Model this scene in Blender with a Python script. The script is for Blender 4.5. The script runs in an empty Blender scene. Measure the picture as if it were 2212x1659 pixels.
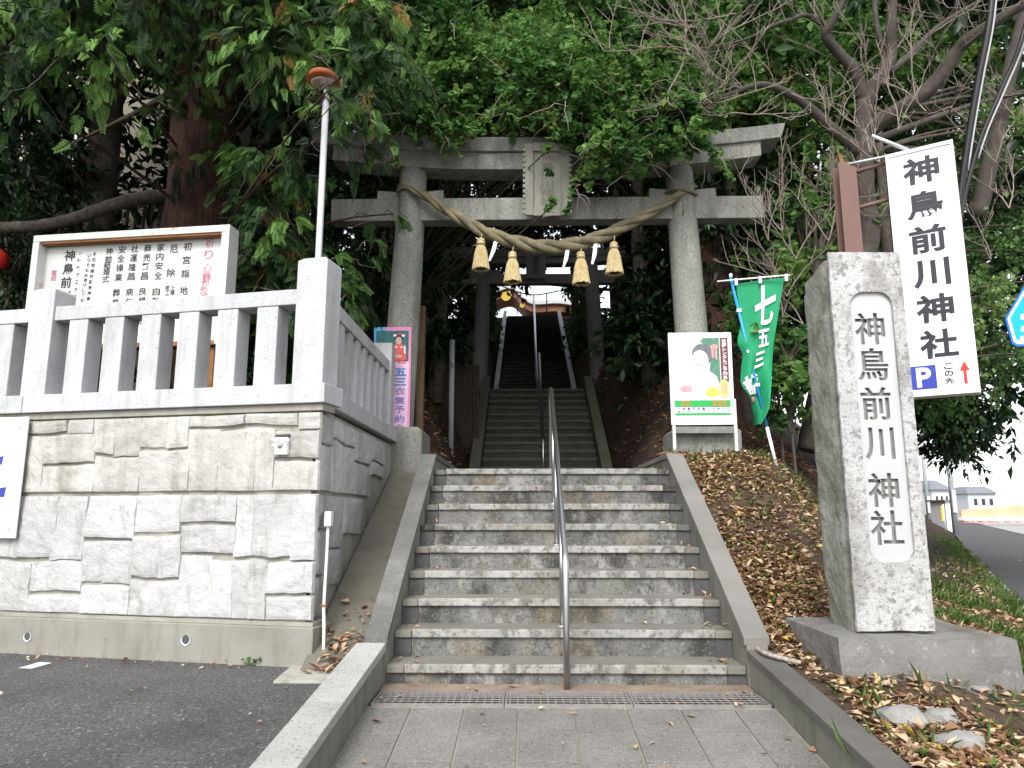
import bpy, bmesh, math, random
import numpy as np
from mathutils import Vector, Matrix, noise
R_ = math.radians
SC = bpy.context.scene
COL = SC.collection
random.seed(7)
RNG = np.random.default_rng(11)

# ------------------------------------------------------------------ camera
ZC = 1.066                      # eye height above the foot of the stairs
FPX, CX, CY, HOR, VPX = 1600.0, 1106.0, 829.5, 1112.0, 1138.0   # photo measured at 2212 px width
PITCH = math.atan((HOR - CY) / FPX)
YAW = math.atan((VPX - CX) / math.hypot(FPX, HOR - CY))
cam_d = bpy.data.cameras.new('camera')
cam = bpy.data.objects.new('camera', cam_d)
COL.objects.link(cam)
cam.location = (0, 0, ZC)
cam.rotation_euler = (math.pi / 2 + PITCH, 0, YAW)
cam_d.sensor_width = 36.0
cam_d.lens = 36.0 * FPX / 2212.0
cam_d.clip_start = 0.05
cam_d.clip_end = 2000
SC.camera = cam

# ------------------------------------------------------------------ world, sun, exposure
SUN_EL, SUN_AZ = R_(44), R_(192)
w = bpy.data.worlds.new('World')
SC.world = w
w.use_nodes = True
nt = w.node_tree
bg = nt.nodes['Background']
sky = nt.nodes.new('ShaderNodeTexSky')
sky.sky_type = 'NISHITA'
sky.sun_disc = False
sky.sun_elevation = SUN_EL
sky.sun_rotation = SUN_AZ
sky.air_density = 1.0
sky.dust_density = 1.5
hs = nt.nodes.new('ShaderNodeHueSaturation')
hs.inputs['Saturation'].default_value = 0.18      # overcast: a nearly white sky
nt.links.new(sky.outputs[0], hs.inputs['Color'])
nt.links.new(hs.outputs[0], bg.inputs['Color'])
bg.inputs['Strength'].default_value = 0.15
sun_d = bpy.data.lights.new('sun', 'SUN')
sun_d.energy = 1.5
sun_d.angle = R_(25)
sun_d.color = (1, 0.97, 0.93)
sun = bpy.data.objects.new('sun', sun_d)
COL.objects.link(sun)
# direction the light comes from: behind and to the right of the camera
sd = Vector((math.cos(SUN_EL) * math.sin(SUN_AZ), math.cos(SUN_EL) * math.cos(SUN_AZ), math.sin(SUN_EL)))
sun.rotation_euler = sd.to_track_quat('Z', 'Y').to_euler()
vs = SC.view_settings
vs.view_transform = 'Standard'
vs.look = 'None'
vs.gamma = 1
vs.use_curve_mapping = False
vs.exposure = 1.2
SC.cycles.use_denoising = True
SC.cycles.max_bounces = 6
SC.cycles.diffuse_bounces = 4
SC.cycles.glossy_bounces = 3
SC.cycles.transmission_bounces = 4
SC.cycles.transparent_max_bounces = 4
SC.cycles.caustics_reflective = False
SC.cycles.caustics_refractive = False

# ------------------------------------------------------------------ photo pixel -> place
_F = Vector((-math.sin(YAW) * math.cos(PITCH), math.cos(YAW) * math.cos(PITCH), math.sin(PITCH)))
_R = Vector((math.cos(YAW), math.sin(YAW), 0))
_U = _R.cross(_F)
CAM = Vector((0, 0, ZC))
def ray(u, v):
    return _F + _R * ((u - CX) / FPX) - _U * ((v - CY) / FPX)
def atY(u, v, Y):
    r = ray(u, v); return CAM + r * (Y / r.y)
def atZ(u, v, Z):
    r = ray(u, v); return CAM + r * ((Z - ZC) / r.z)
def atX(u, v, X):
    r = ray(u, v); return CAM + r * (X / r.x)
def atPlane(u, v, P, n):
    r = ray(u, v); return CAM + r * ((P - CAM).dot(n) / r.dot(n))

# ------------------------------------------------------------------ materials
MATS = {}
def _noise(nt, co, scale, detail=5, rough=.6, vec_scale=None):
    n = nt.nodes.new('ShaderNodeTexNoise')
    n.inputs['Scale'].default_value = scale
    n.inputs['Detail'].default_value = detail
    n.inputs['Roughness'].default_value = rough
    if vec_scale:
        mp = nt.nodes.new('ShaderNodeMapping')
        mp.inputs['Scale'].default_value = vec_scale
        nt.links.new(co, mp.inputs['Vector']); co = mp.outputs[0]
    nt.links.new(co, n.inputs['Vector'])
    return n.outputs['Fac']
def _ramp(nt, fac, a, b):
    r = nt.nodes.new('ShaderNodeMapRange')
    r.inputs['From Min'].default_value = a
    r.inputs['From Max'].default_value = b
    nt.links.new(fac, r.inputs['Value'])
    return r.outputs[0]
def _mix(nt, fac, c1, c2):
    m = nt.nodes.new('ShaderNodeMix'); m.data_type = 'RGBA'
    if hasattr(fac, 'links'): nt.links.new(fac, m.inputs['Factor'])
    else: m.inputs['Factor'].default_value = fac
    for k, c in ((6, c1), (7, c2)):
        if hasattr(c, 'links'): nt.links.new(c, m.inputs[k])
        else: m.inputs[k].default_value = (*c, 1)
    return m.outputs[2]
def M(name, c1, c2=None, scale=2.5, rough=.8, layers=(), bump=.0, bscale=60, metallic=0, spec=.35, bdist=.01, lo=.3, hi=.7, vary=0):
    """layers: (colour, scale, lo, hi, amount[, vec_scale]) noise-masked stains and specks"""
    if name in MATS: return MATS[name]
    m = bpy.data.materials.new(name); m.use_nodes = True
    nt = m.node_tree; b = nt.nodes['Principled BSDF']
    tc = nt.nodes.new('ShaderNodeTexCoord'); co = tc.outputs['Object']
    col = _mix(nt, _ramp(nt, _noise(nt, co, scale), lo, hi), c1, c2 or c1)
    for L in layers:
        c, s, l0, h0, amt = L[:5]
        f = _ramp(nt, _noise(nt, co, s, 4, .65, L[5] if len(L) > 5 else None), l0, h0)
        mu = nt.nodes.new('ShaderNodeMath'); mu.operation = 'MULTIPLY'
        nt.links.new(f, mu.inputs[0]); mu.inputs[1].default_value = amt
        col = _mix(nt, mu.outputs[0], col, c)
    if vary:        # each piece of stone a little lighter or darker than the next
        oi = nt.nodes.new('ShaderNodeObjectInfo'); mr = nt.nodes.new('ShaderNodeMapRange')
        mr.inputs['To Min'].default_value = 1 - vary; mr.inputs['To Max'].default_value = 1 + vary
        nt.links.new(oi.outputs['Random'], mr.inputs['Value'])
        sm = nt.nodes.new('ShaderNodeVectorMath'); sm.operation = 'SCALE'
        nt.links.new(col, sm.inputs[0]); nt.links.new(mr.outputs[0], sm.inputs['Scale']); col = sm.outputs[0]
    nt.links.new(col, b.inputs['Base Color'])
    b.inputs['Roughness'].default_value = rough
    b.inputs['Metallic'].default_value = metallic
    b.inputs['Specular IOR Level'].default_value = spec
    if bump:
        bp = nt.nodes.new('ShaderNodeBump')
        bp.inputs['Strength'].default_value = bump
        bp.inputs['Distance'].default_value = bdist
        nt.links.new(_noise(nt, co, bscale, 6, .65), bp.inputs['Height'])
        nt.links.new(bp.outputs[0], b.inputs['Normal'])
    MATS[name] = m
    return m
def leafmat(name, stops, trans=.3, rough=.55, spec=.3):
    if name in MATS: return MATS[name]
    m = bpy.data.materials.new(name); m.use_nodes = True
    nt = m.node_tree; b = nt.nodes['Principled BSDF']; out = nt.nodes['Material Output']
    at = nt.nodes.new('ShaderNodeAttribute'); at.attribute_name = 'tint'
    cr = nt.nodes.new('ShaderNodeValToRGB')
    e = cr.color_ramp.elements
    e[0].position, e[0].color = stops[0][0], (*stops[0][1], 1)
    e[1].position, e[1].color = stops[-1][0], (*stops[-1][1], 1)
    for p, c in stops[1:-1]:
        x = e.new(p); x.color = (*c, 1)
    nt.links.new(at.outputs['Fac'], cr.inputs[0])
    nt.links.new(cr.outputs[0], b.inputs['Base Color'])
    b.inputs['Roughness'].default_value = rough
    b.inputs['Specular IOR Level'].default_value = spec
    if trans:
        t = nt.nodes.new('ShaderNodeBsdfTranslucent')
        nt.links.new(cr.outputs[0], t.inputs['Color'])
        mx = nt.nodes.new('ShaderNodeMixShader'); mx.inputs[0].default_value = trans
        nt.links.new(b.outputs[0], mx.inputs[1]); nt.links.new(t.outputs[0], mx.inputs[2])
        nt.links.new(mx.outputs[0], out.inputs['Surface'])
    MATS[name] = m
    return m
def gn(lo):  # grey
    return (lo, lo, lo * .98)
GRANITE = M('granite', (.41, .415, .43), (.49, .495, .51), 3, .6, [((.14, .14, .15), 75, .58, .64, .6), ((.75, .75, .75), 60, .60, .66, .5), ((.27, .27, .25), 2.0, .5, .70, .55, (5, 5, .5)), ((.30, .31, .27), 1.2, .52, .7, .4)], .15, 120, vary=0.05)
TORII = M('torii_granite', (.19, .192, .172), (.27, .27, .243), 2.2, .8, [((.06, .06, .052), 42, .56, .63, .65), ((.46, .46, .42), 36, .58, .65, .55), ((.075, .085, .06), 2.2, .48, .72, .6, (3, 3, .5))], .25, 90)
WALLSTONE = M('wall_stone', (0.402, 0.399, 0.396), (0.495, 0.492, 0.49), 2.5, .9, [((0.232, 0.229, 0.207), 1.6, .52, .70, .7, (3, 3, .4)), ((0.232, 0.224, 0.204), 9, .56, .68, .5, (1, 1, .35)), ((0.511, 0.511, 0.51), 2.4, .55, .7, .5, (2, 2, .35)), ((0.31, 0.209, 0.0478), 14, .70, .76, .55)], .8, 45, bdist=.012, vary=0.1)
MORTAR = M('wall_concrete', (.25, .24, .205), (.34, .33, .285), 3, .9, [((.16, .155, .12), 3, .5, .7, .5, (3, 3, .4))], .4, 60)
BASECON = M('base_concrete', (0.203, 0.195, 0.165), (0.277, 0.27, 0.24), 2, .9, [((0.15, 0.143, 0.112), 5, .5, .7, .5, (2, 2, .5)), ((0.27, 0.195, 0.0525), 18, .68, .74, .5), ((0.45, 0.45, 0.435), 3, .68, .8, .5)], .35, 70)
SIDECON = M('side_concrete', (.30, .295, .26), (.42, .41, .37), 2, .9, [((.15, .15, .11), 3, .48, .7, .7, (2, 2, .35))], .35, 60)
ASPH = M('asphalt', (.066, .066, .066), (.10, .099, .097), 1.2, .9, [((.26, .255, .25), 55, .575, .62, .7), ((.018, .018, .018), 45, .55, .62, .7), ((.035, .034, .033), .9, .52, .66, .5), ((.12, .115, .105), 1.6, .6, .72, .35)], 1.0, 60, bdist=.01)
ASPH2 = M('asphalt_walk', (.07, .071, .073), (.09, .09, .09), .8, .9, [((.2, .2, .2), 120, .65, .7, .4)], .4, 140)
ROADM = M('road_grey', (.30, .30, .30), (.35, .35, .35), .5, .85, [((.1, .1, .1), 3, .6, .7, .3)], .2, 90, vary=0.0)
SLAB = M('paving_slab', (0.146, 0.14, 0.131), (0.2, 0.193, 0.18), 3, .85, [((0.324, 0.319, 0.302), 70, .57, .63, .6), ((0.0648, 0.0626, 0.0572), 60, .56, .62, .6), ((0.281, 0.27, 0.259), 1.7, .6, .75, .5), ((0.0972, 0.0918, 0.081), 1.1, .55, .75, .5)], .5, 70, vary=0.13)
SLABJ = M('slab_joint', (.30, .28, .25), (.2, .18, .15), 8, .95)
TREAD = M('tread_stone', (0.158, 0.149, 0.129), (0.224, 0.215, 0.191), 2.5, .85, [((0.099, 0.0792, 0.0561), 3, .5, .75, .5), ((0.277, 0.271, 0.251), 90, .62, .68, .4)], .3, 110, vary=0.08)
NOSE = M('nosing_stone', (0.247, 0.244, 0.224), (0.378, 0.374, 0.35), 6, .85, [((0.0755, 0.0721, 0.0618), 5, .50, .62, .7, (1.6, 1, 1)), ((0.165, 0.151, 0.117), 2.4, .5, .66, .5), ((0.0549, 0.0535, 0.0466), 22, .53, .62, .6), ((0.172, 0.165, 0.137), 60, .58, .66, .5), ((0.117, 0.13, 0.0686), 3, .62, .74, .4)], .4, 90, vary=0.08)
RISER = M('riser_stone', (0.115, 0.115, 0.109), (0.18, 0.18, 0.173), 5, .9, [((0.0288, 0.0288, 0.0259), 2.6, .47, .62, .85, (1.3, 1, .9)), ((0.317, 0.31, 0.288), 4.5, .53, .66, .65, (1.1, 1, .75)), ((0.158, 0.126, 0.0828), 2.2, .52, .66, .65, (1.2, 1, .9)), ((0.122, 0.13, 0.072), 1.7, .58, .7, .4), ((0.36, 0.36, 0.338), 60, .59, .66, .5), ((0.0288, 0.0288, 0.0274), 42, .55, .63, .6), ((0.0504, 0.049, 0.0432), 14, .55, .66, .5)], .4, 100, vary=0.12)
SIDEST = M('step_side_stone', (.05, .05, .052), (.10, .10, .10), 5, .85, [((.28, .28, .27), 60, .6, .68, .5), ((.2, .19, .17), 4, .6, .72, .5)], .4, 90)
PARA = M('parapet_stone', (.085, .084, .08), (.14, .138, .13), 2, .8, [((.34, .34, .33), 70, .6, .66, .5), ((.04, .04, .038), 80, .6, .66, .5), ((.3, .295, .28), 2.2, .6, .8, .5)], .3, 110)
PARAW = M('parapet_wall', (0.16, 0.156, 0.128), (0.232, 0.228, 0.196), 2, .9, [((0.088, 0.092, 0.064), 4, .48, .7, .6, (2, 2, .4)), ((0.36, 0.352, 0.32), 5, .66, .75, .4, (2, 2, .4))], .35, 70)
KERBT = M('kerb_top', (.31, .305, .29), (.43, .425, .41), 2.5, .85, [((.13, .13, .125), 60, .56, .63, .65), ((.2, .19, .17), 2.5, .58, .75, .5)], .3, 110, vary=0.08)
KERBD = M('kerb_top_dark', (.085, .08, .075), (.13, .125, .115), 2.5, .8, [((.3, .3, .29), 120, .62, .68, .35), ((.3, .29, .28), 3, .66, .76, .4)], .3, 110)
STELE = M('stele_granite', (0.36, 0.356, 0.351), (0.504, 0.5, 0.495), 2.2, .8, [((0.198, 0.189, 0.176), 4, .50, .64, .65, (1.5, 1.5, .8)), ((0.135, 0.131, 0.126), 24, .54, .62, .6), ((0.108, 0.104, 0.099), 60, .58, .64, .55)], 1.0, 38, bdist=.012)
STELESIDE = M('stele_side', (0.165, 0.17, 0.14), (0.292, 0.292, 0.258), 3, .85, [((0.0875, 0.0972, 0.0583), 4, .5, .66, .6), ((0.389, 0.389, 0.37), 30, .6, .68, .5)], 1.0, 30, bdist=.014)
STELEPOL = M('stele_polished', (.41, .41, .415), (.48, .48, .485), 3, .6, [((.42, .42, .42), 150, .62, .68, .4)], .05, 120)
STELEBASE = M('stele_base', (0.144, 0.14, 0.131), (0.223, 0.218, 0.207), 2, .8, [((0.0864, 0.0684, 0.0576), 3, .48, .66, .6), ((0.396, 0.396, 0.389), 26, .62, .7, .5), ((0.0864, 0.0792, 0.0792), 100, .6, .66, .5)], .7, 35, bdist=.01)
STEEL = M('stainless_steel', (.46, .46, .47), (.54, .54, .55), 3, .3, metallic=1)
STEELD = M('dull_steel', (.42, .42, .43), (.5, .5, .5), 3, .45, metallic=.8)
WHITEP = M('white_paint', (.80, .80, .80), (.84, .84, .84), 2, .45)
BOARDF = M('board_frame', (0.527, 0.527, 0.51), (0.629, 0.629, 0.62), 3, .5, [((0.34, 0.212, 0.0765), 2.6, .60, .70, .8), ((0.187, 0.085, 0.0255), 9, .66, .74, .7)], .1, 60)
BOARDP = M('board_panel', (0.528, 0.544, 0.528), (0.608, 0.616, 0.608), 2.2, .5, [((0.368, 0.352, 0.272), 2.2, .55, .8, .55, (6, 6, .35)), ((0.28, 0.288, 0.28), 4, .66, .8, .3)])
RUST = M('rusty_iron', (.16, .06, .025), (.28, .13, .05), 9, .85, [((.45, .28, .08), 14, .6, .7, .5)], .4, 60)
INK = M('black_ink', (.022, .022, .026), rough=.6)
SIGNINK = M('sign_ink', (.018, .020, .028), rough=.5)
PINK = M('faded_red_ink', (.42, .12, .17), (.5, .2, .24), 9, .6)
BROWNP = M('brown_post_paint', (0.144, 0.081, 0.066), (0.168, 0.096, 0.078), 3, .55)
BLUEP = M('blue_print', (.03, .05, .33), rough=.4)
REDP = M('red_print', (.72, .035, .03), rough=.4)
EARTH = M('earth', (.055, .036, .022), (.105, .075, .048), 3, 1, [((.15, .10, .055), 18, .55, .68, .6), ((.03, .022, .015), 10, .55, .7, .6), ((.07, .085, .03), 2.5, .60, .72, .5)], 1.0, 30, bdist=.03)
DARKEARTH = M('hill_earth', (.026, .016, .011), (.055, .034, .023), 4, 1, [((.12, .06, .035), 22, .58, .7, .6), ((.03, .045, .015), 3, .58, .7, .5)], 1.0, 30, bdist=.04)
BARK = M('cedar_bark', (.055, .027, .020), (.105, .054, .038), 5, .95, [((.03, .016, .012), 9, .48, .6, .85, (4, 4, .28))], 1.0, 30, bdist=.03)
BARKG = M('grey_bark', (.075, .062, .05), (.13, .11, .09), 8, .95, [((.035, .03, .025), 12, .5, .62, .7, (2, 2, .6))], 1.0, 40, bdist=.02)
CHERRYB = M('cherry_bark', (0.045, 0.036, 0.03), (0.0863, 0.0713, 0.06), 6, .85, [((0.15, 0.131, 0.112), 10, .58, .7, .6, (.5, .5, 3)), ((0.045, 0.0562, 0.0338), 3, .58, .7, .4)], .8, 50, bdist=.012)
TWIG = M('twig_bark', (.17, .135, .11), (.29, .24, .205), 9, .85)
STRAW = M('straw_rope', (.15, .132, .078), (.24, .205, .12), 6, .9, [((.08, .078, .06), 5, .48, .66, .65), ((.36, .27, .12), 12, .6, .7, .5), ((.07, .065, .045), 60, .56, .64, .5)], .9, 45, bdist=.01)
STRAWT = M('straw_tassel', (.38, .30, .15), (.54, .44, .25), 30, .9, [((.28, .19, .07), 40, .55, .68, .6, (1, 1, .06))], .6, 80)
PAPER = M('white_paper', (.82, .82, .82), rough=.7)
BEIGE = M('beige_wall', (.40, .365, .285), (.45, .41, .325), .6, .9)
DARKWOOD = M('dark_wood', (.035, .028, .022), (.06, .047, .036), 6, .8)
GLASSD = M('dark_glass', (.02, .025, .03), rough=.1, spec=.6)
PLASW = M('white_plastic', (.75, .75, .74), (.8, .8, .8), 6, .4)
RUBBER = M('black_cable', (.012, .012, .013), rough=.45)
GINKGO = leafmat('ginkgo_leaf', [(0, (.042, .11, .028)), (.45, (.095, .215, .048)), (.85, (.17, .315, .08)), (.95, (.23, .35, .10)), (1, (.40, .34, .06))], .45, .55)
CYPRESS = leafmat('cypress_leaf', [(0, (.014, .036, .012)), (.45, (.028, .07, .020)), (.75, (.075, .165, .036)), (.95, (.15, .29, .06)), (.985, (.28, .15, .04)), (1, (.34, .17, .05))], .2, .6)
DARKLEAF = leafmat('evergreen_leaf', [(0, (.011, .028, .013)), (.6, (.020, .050, .018)), (1, (.042, .09, .026))], .15, .4)
MIDLEAF = leafmat('broad_leaf', [(0, (.035, .085, .026)), (.5, (.065, .15, .038)), (.9, (.13, .24, .06)), (.97, (.2, .25, .06)), (1, (.45, .26, .04))], .3, .45)
LITTER = leafmat('fallen_leaf', [(0, (.10, .05, .03)), (.2, (.22, .115, .06)), (.45, (.34, .22, .135)), (.68, (.46, .33, .21)), (.86, (.54, .44, .31)), (.93, (.52, .36, .06)), (.97, (.10, .17, .04)), (1, (.13, .22, .05))], .1, .75, .2)
BRIGHTLEAF = leafmat('pale_leaf', [(0, (.06, .13, .04)), (.5, (.11, .22, .065)), (.9, (.20, .33, .11)), (.97, (.30, .36, .10)), (1, (.55, .34, .06))], .4, .5)
GRASS = leafmat('grass_blade', [(0, (.06, .12, .025)), (.6, (.11, .20, .045)), (.9, (.20, .27, .08)), (1, (.33, .28, .14))], .3, .6)

# ------------------------------------------------------------------ builders
WORLD0 = {}     # object name -> world origin of its local frame
def reg(o, org): WORLD0[o.name] = Vector(org)
def tag(o, label=None, cat=None, group=None, kind=None):
    if label: o['label'] = label
    if cat: o['category'] = cat
    if group: o['group'] = group
    if kind: o['kind'] = kind
    return o
def thing(name, label, cat, loc, group=None):
    o = bpy.data.objects.new(name, None)
    o.empty_display_size = .1
    COL.objects.link(o); o.location = loc
    reg(o, loc)
    return tag(o, label, cat, group)
class MB:
    def __init__(s): s.v = []; s.f = []; s.sm = []
    def add(s, vs, fs, smooth=False):
        o = len(s.v); s.v += [tuple(p) for p in vs]
        s.f += [tuple(i + o for i in f) for f in fs]; s.sm += [smooth] * len(fs)
        return s
    def hexa(s, p):     # p: 4 bottom (ccw from above) + 4 top
        return s.add(p, [(3, 2, 1, 0), (4, 5, 6, 7), (0, 1, 5, 4), (1, 2, 6, 5), (2, 3, 7, 6), (3, 0, 4, 7)])
    def box(s, x0, x1, y0, y1, z0, z1):
        return s.hexa([(x0, y0, z0), (x1, y0, z0), (x1, y1, z0), (x0, y1, z0), (x0, y0, z1), (x1, y0, z1), (x1, y1, z1), (x0, y1, z1)])
    def fbox(s, O, a, b, c, a0, a1, b0, b1, c0, c1):   # box in a frame (O; unit a,b,c)
        P = [O + a * i + b * j + c * k for k in (c0, c1) for (i, j) in ((a0, b0), (a1, b0), (a1, b1), (a0, b1))]
        return s.hexa(P)
    def tube(s, path, rad, n=8, cap=True, jit=0):
        path = [Vector(p) for p in path]; m = len(path)
        if not hasattr(rad, '__len__'): rad = [rad] * m
        vs = []; prev = None
        for i, p in enumerate(path):
            t = (path[min(i + 1, m - 1)] - path[max(i - 1, 0)]).normalized()
            if prev is None:
                u = t.orthogonal().normalized()
            else:
                u = (prev - t * prev.dot(t))
                u = u.normalized() if u.length > 1e-6 else t.orthogonal().normalized()
            prev = u; w_ = t.cross(u)
            for k in range(n):
                a = 2 * math.pi * k / n
                r = rad[i] * (1 + (jit * noise.noise(Vector((k * 1.7, i * .8, p.x * 3))) if jit else 0))
                vs.append(p + (u * math.cos(a) + w_ * math.sin(a)) * r)
        fs = [(i * n + k, i * n + (k + 1) % n, (i + 1) * n + (k + 1) % n, (i + 1) * n + k) for i in range(m - 1) for k in range(n)]
        s.add(vs, fs, True)
        if cap:
            o = len(s.v) - len(vs)
            s.f.append(tuple(o + k for k in reversed(range(n)))); s.sm.append(False)
            s.f.append(tuple(o + (m - 1) * n + k for k in range(n))); s.sm.append(False)
        return s
    def lathe(s, C, prof, n=20, smooth=True):     # prof: (r, z)
        vs = [(C[0] + r * math.cos(2 * math.pi * k / n), C[1] + r * math.sin(2 * math.pi * k / n), C[2] + z) for r, z in prof for k in range(n)]
        m = len(prof)
        fs = [(i * n + k, i * n + (k + 1) % n, (i + 1) * n + (k + 1) % n, (i + 1) * n + k) for i in range(m - 1) for k in range(n)]
        s.add(vs, fs, smooth)
        o = len(s.v) - len(vs)
        s.f.append(tuple(o + k for k in reversed(range(n)))); s.sm.append(False)
        s.f.append(tuple(o + (m - 1) * n + k for k in range(n))); s.sm.append(False)
        return s
    def poly(s, pts): return s.add(pts, [tuple(range(len(pts)))])
    def slab(s, pts, n, th):    # polygon pts (ccw seen from +n) thickened backwards
        k = len(pts); pts = [Vector(p) for p in pts]; q = [p - n * th for p in pts]
        return s.add(pts + q, [tuple(range(k)), tuple(reversed(range(k, 2 * k)))] + [(i, k + i, k + (i + 1) % k, (i + 1) % k) for i in range(k)])
    def mesh(s, name, org):
        me = bpy.data.meshes.new(name)
        me.from_pydata([(x - org.x, y - org.y, z - org.z) for x, y, z in s.v], [], s.f)
        me.polygons.foreach_set('use_smooth', s.sm)
        me.update()
        return me
    def build(s, name, mat, parent=None, bevel=0, org=None, **kw):
        org = WORLD0[parent.name] if parent else Vector(org or (0, 0, 0))
        o = bpy.data.objects.new(name, s.mesh(name, org))
        o.data.materials.append(mat)
        COL.objects.link(o)
        if parent: o.parent = parent
        else: o.location = org
        reg(o, org)
        if bevel:
            b = o.modifiers.new('bevel', 'BEVEL'); b.width = bevel; b.segments = 2; b.limit_method = 'ANGLE'
        return tag(o, **kw) if kw else o
def smooth_path(pts, k=6):
    pts = [Vector(p) for p in pts]; out = []
    for i in range(len(pts) - 1):
        p0 = pts[max(i - 1, 0)]; p1 = pts[i]; p2 = pts[i + 1]; p3 = pts[min(i + 2, len(pts) - 1)]
        for j in range(k):
            t = j / k
            out.append(.5 * ((2 * p1) + (p2 - p0) * t + (2 * p0 - 5 * p1 + 4 * p2 - p3) * t * t + (3 * p1 - p0 - 3 * p2 + p3) * t ** 3))
    out.append(pts[-1]); return out
def interp(xs, n):
    return list(np.interp(np.linspace(0, len(xs) - 1, n), range(len(xs)), xs))

# text -> (verts2d, faces); glyphs come from Blender's own font
_TC = {}
def glyphs(body, bold=0.0, vertical=True, line=1.0, res=3):
    key = (body, bold, vertical, line)
    if key in _TC: return _TC[key]
    cu = bpy.data.curves.new('t', 'FONT')
    cu.body = '\n'.join(body) if vertical else body
    cu.size = 1; cu.align_x = 'CENTER'; cu.space_line = line; cu.offset = bold; cu.resolution_u = res
    o = bpy.data.objects.new('t', cu); COL.objects.link(o)
    dg = bpy.context.evaluated_depsgraph_get(); dg.update()
    me = bpy.data.meshes.new_from_object(o.evaluated_get(dg))
    V = [(v.co.x, v.co.y) for v in me.vertices]; Fs = [tuple(p.vertices) for p in me.polygons]
    bpy.data.objects.remove(o); bpy.data.curves.remove(cu); bpy.data.meshes.remove(me)
    _TC[key] = (V, Fs); return V, Fs
def put_text(mb, body, fn, box, bold=0, vertical=True, line=1.0, keep=False):
    """fill box=(a0,b0,a1,b1) (b up) with the glyphs, fn maps (a,b)->point"""
    V, Fs = glyphs(body, bold, vertical, line)
    if not V: return
    x0 = min(v[0] for v in V); x1 = max(v[0] for v in V); y0 = min(v[1] for v in V); y1 = max(v[1] for v in V)
    a0, b0, a1, b1 = box
    mb.add([fn(a0 + (x - x0) / (x1 - x0) * (a1 - a0), b0 + (y - y0) / (y1 - y0) * (b1 - b0)) for x, y in V], Fs)
def bilin(TL, TR, BR, BL, n, off):
    def fn(a, b):   # a 0..1 left->right, b 0..1 bottom->top
        return TL * ((1 - a) * b) + TR * (a * b) + BR * (a * (1 - b)) + BL * ((1 - a) * (1 - b)) + n * off
    return fn

# numpy foliage -----------------------------------------------------------
def np_mesh(name, V, faces_n, k, tint, mat, parent=None, kind=None):
    """V: (N*?,3) world verts; faces_n: (F,k) int index; tint per face"""
    org = WORLD0[parent.name] if parent else Vector((0, 0, 0))
    me = bpy.data.meshes.new(name)
    V = V - np.array(org)
    F = len(faces_n)
    me.vertices.add(len(V)); me.vertices.foreach_set('co', V.astype(np.float32).ravel())
    me.loops.add(F * k); me.loops.foreach_set('vertex_index', faces_n.astype(np.int32).ravel())
    me.polygons.add(F); me.polygons.foreach_set('loop_start', np.arange(0, F * k, k, dtype=np.int32))
    at = me.attributes.new('tint', 'FLOAT', 'FACE'); at.data.foreach_set('value', tint.astype(np.float32))
    me.update(calc_edges=True)
    me.materials.append(mat)
    o = bpy.data.objects.new(name, me); COL.objects.link(o)
    if parent: o.parent = parent
    reg(o, org)
    if kind: o['kind'] = kind
    return o
def fan_tmpl():
    v = [(0, 0, 0)]
    for a, r in ((-62, .86), (-34, 1.0), (-6, .95), (0, .74), (6, .95), (34, 1.0), (62, .86)):
        v.append((r * math.sin(R_(a)), r * math.cos(R_(a)), .12 * abs(a) / 60))
    return np.array(v) * [1, 1, 1], np.array([(0, i, i + 1) for i in range(1, 7)])
def dia_tmpl(wd=.42):
    return np.array([(0, 0, 0), (wd * .5, .42, .10), (0, 1, -.05), (-wd * .5, .42, .10), (0, .45, 0)]), np.array([(0, 1, 4), (1, 2, 4), (2, 3, 4), (3, 0, 4)])
def spray_tmpl():
    vs, fs = [], []
    def leaf(p, ang, L, wd, dz):
        d = np.array([math.sin(ang), math.cos(ang)]); n = np.array([d[1], -d[0]])
        p = np.array(p); o = len(vs)
        for q, z in ((p, 0), (p + d * L * .5 + n * wd, dz * .5), (p + d * L, dz), (p + d * L * .5 - n * wd, dz * .5)):
            vs.append((q[0], q[1], -.35 * q[1] ** 2 + z))
        fs.append((o, o + 1, o + 2)); fs.append((o, o + 2, o + 3))
    leaf((0, 0), 0, 1.0, .022, 0)
    for i in range(6):
        t = .10 + i * .14
        for s in (-1, 1):
            tt = t + (.05 if s > 0 else 0)
            L = .40 * (1 - .6 * t); an = s * R_(50 - 14 * t)
            leaf((0, tt), an, L, .026, -.05)
            for q, k in ((.30, 1), (.48, -1), (.66, 1), (.80, -1)):
                p = (math.sin(an) * L * q, tt + math.cos(an) * L * q)
                leaf(p, an + k * R_(42), L * .36 * (1.15 - .5 * q), .026, -.03)
    return np.array(vs), np.array(fs)
TMPL = {'fan': fan_tmpl(), 'dia': dia_tmpl(), 'wide': dia_tmpl(.7), 'thin': dia_tmpl(.25), 'blade': dia_tmpl(.055), 'curl': (np.array([(0, 0, 0), (.26, .4, .26), (0, 1, .22), (-.22, .45, .30), (0, .45, 0)]), np.array([(0, 1, 4), (1, 2, 4), (2, 3, 4), (3, 0, 4)])), 'spray': spray_tmpl()}
def norm(a): return a / np.maximum(np.linalg.norm(a, axis=-1, keepdims=True), 1e-9)
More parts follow.
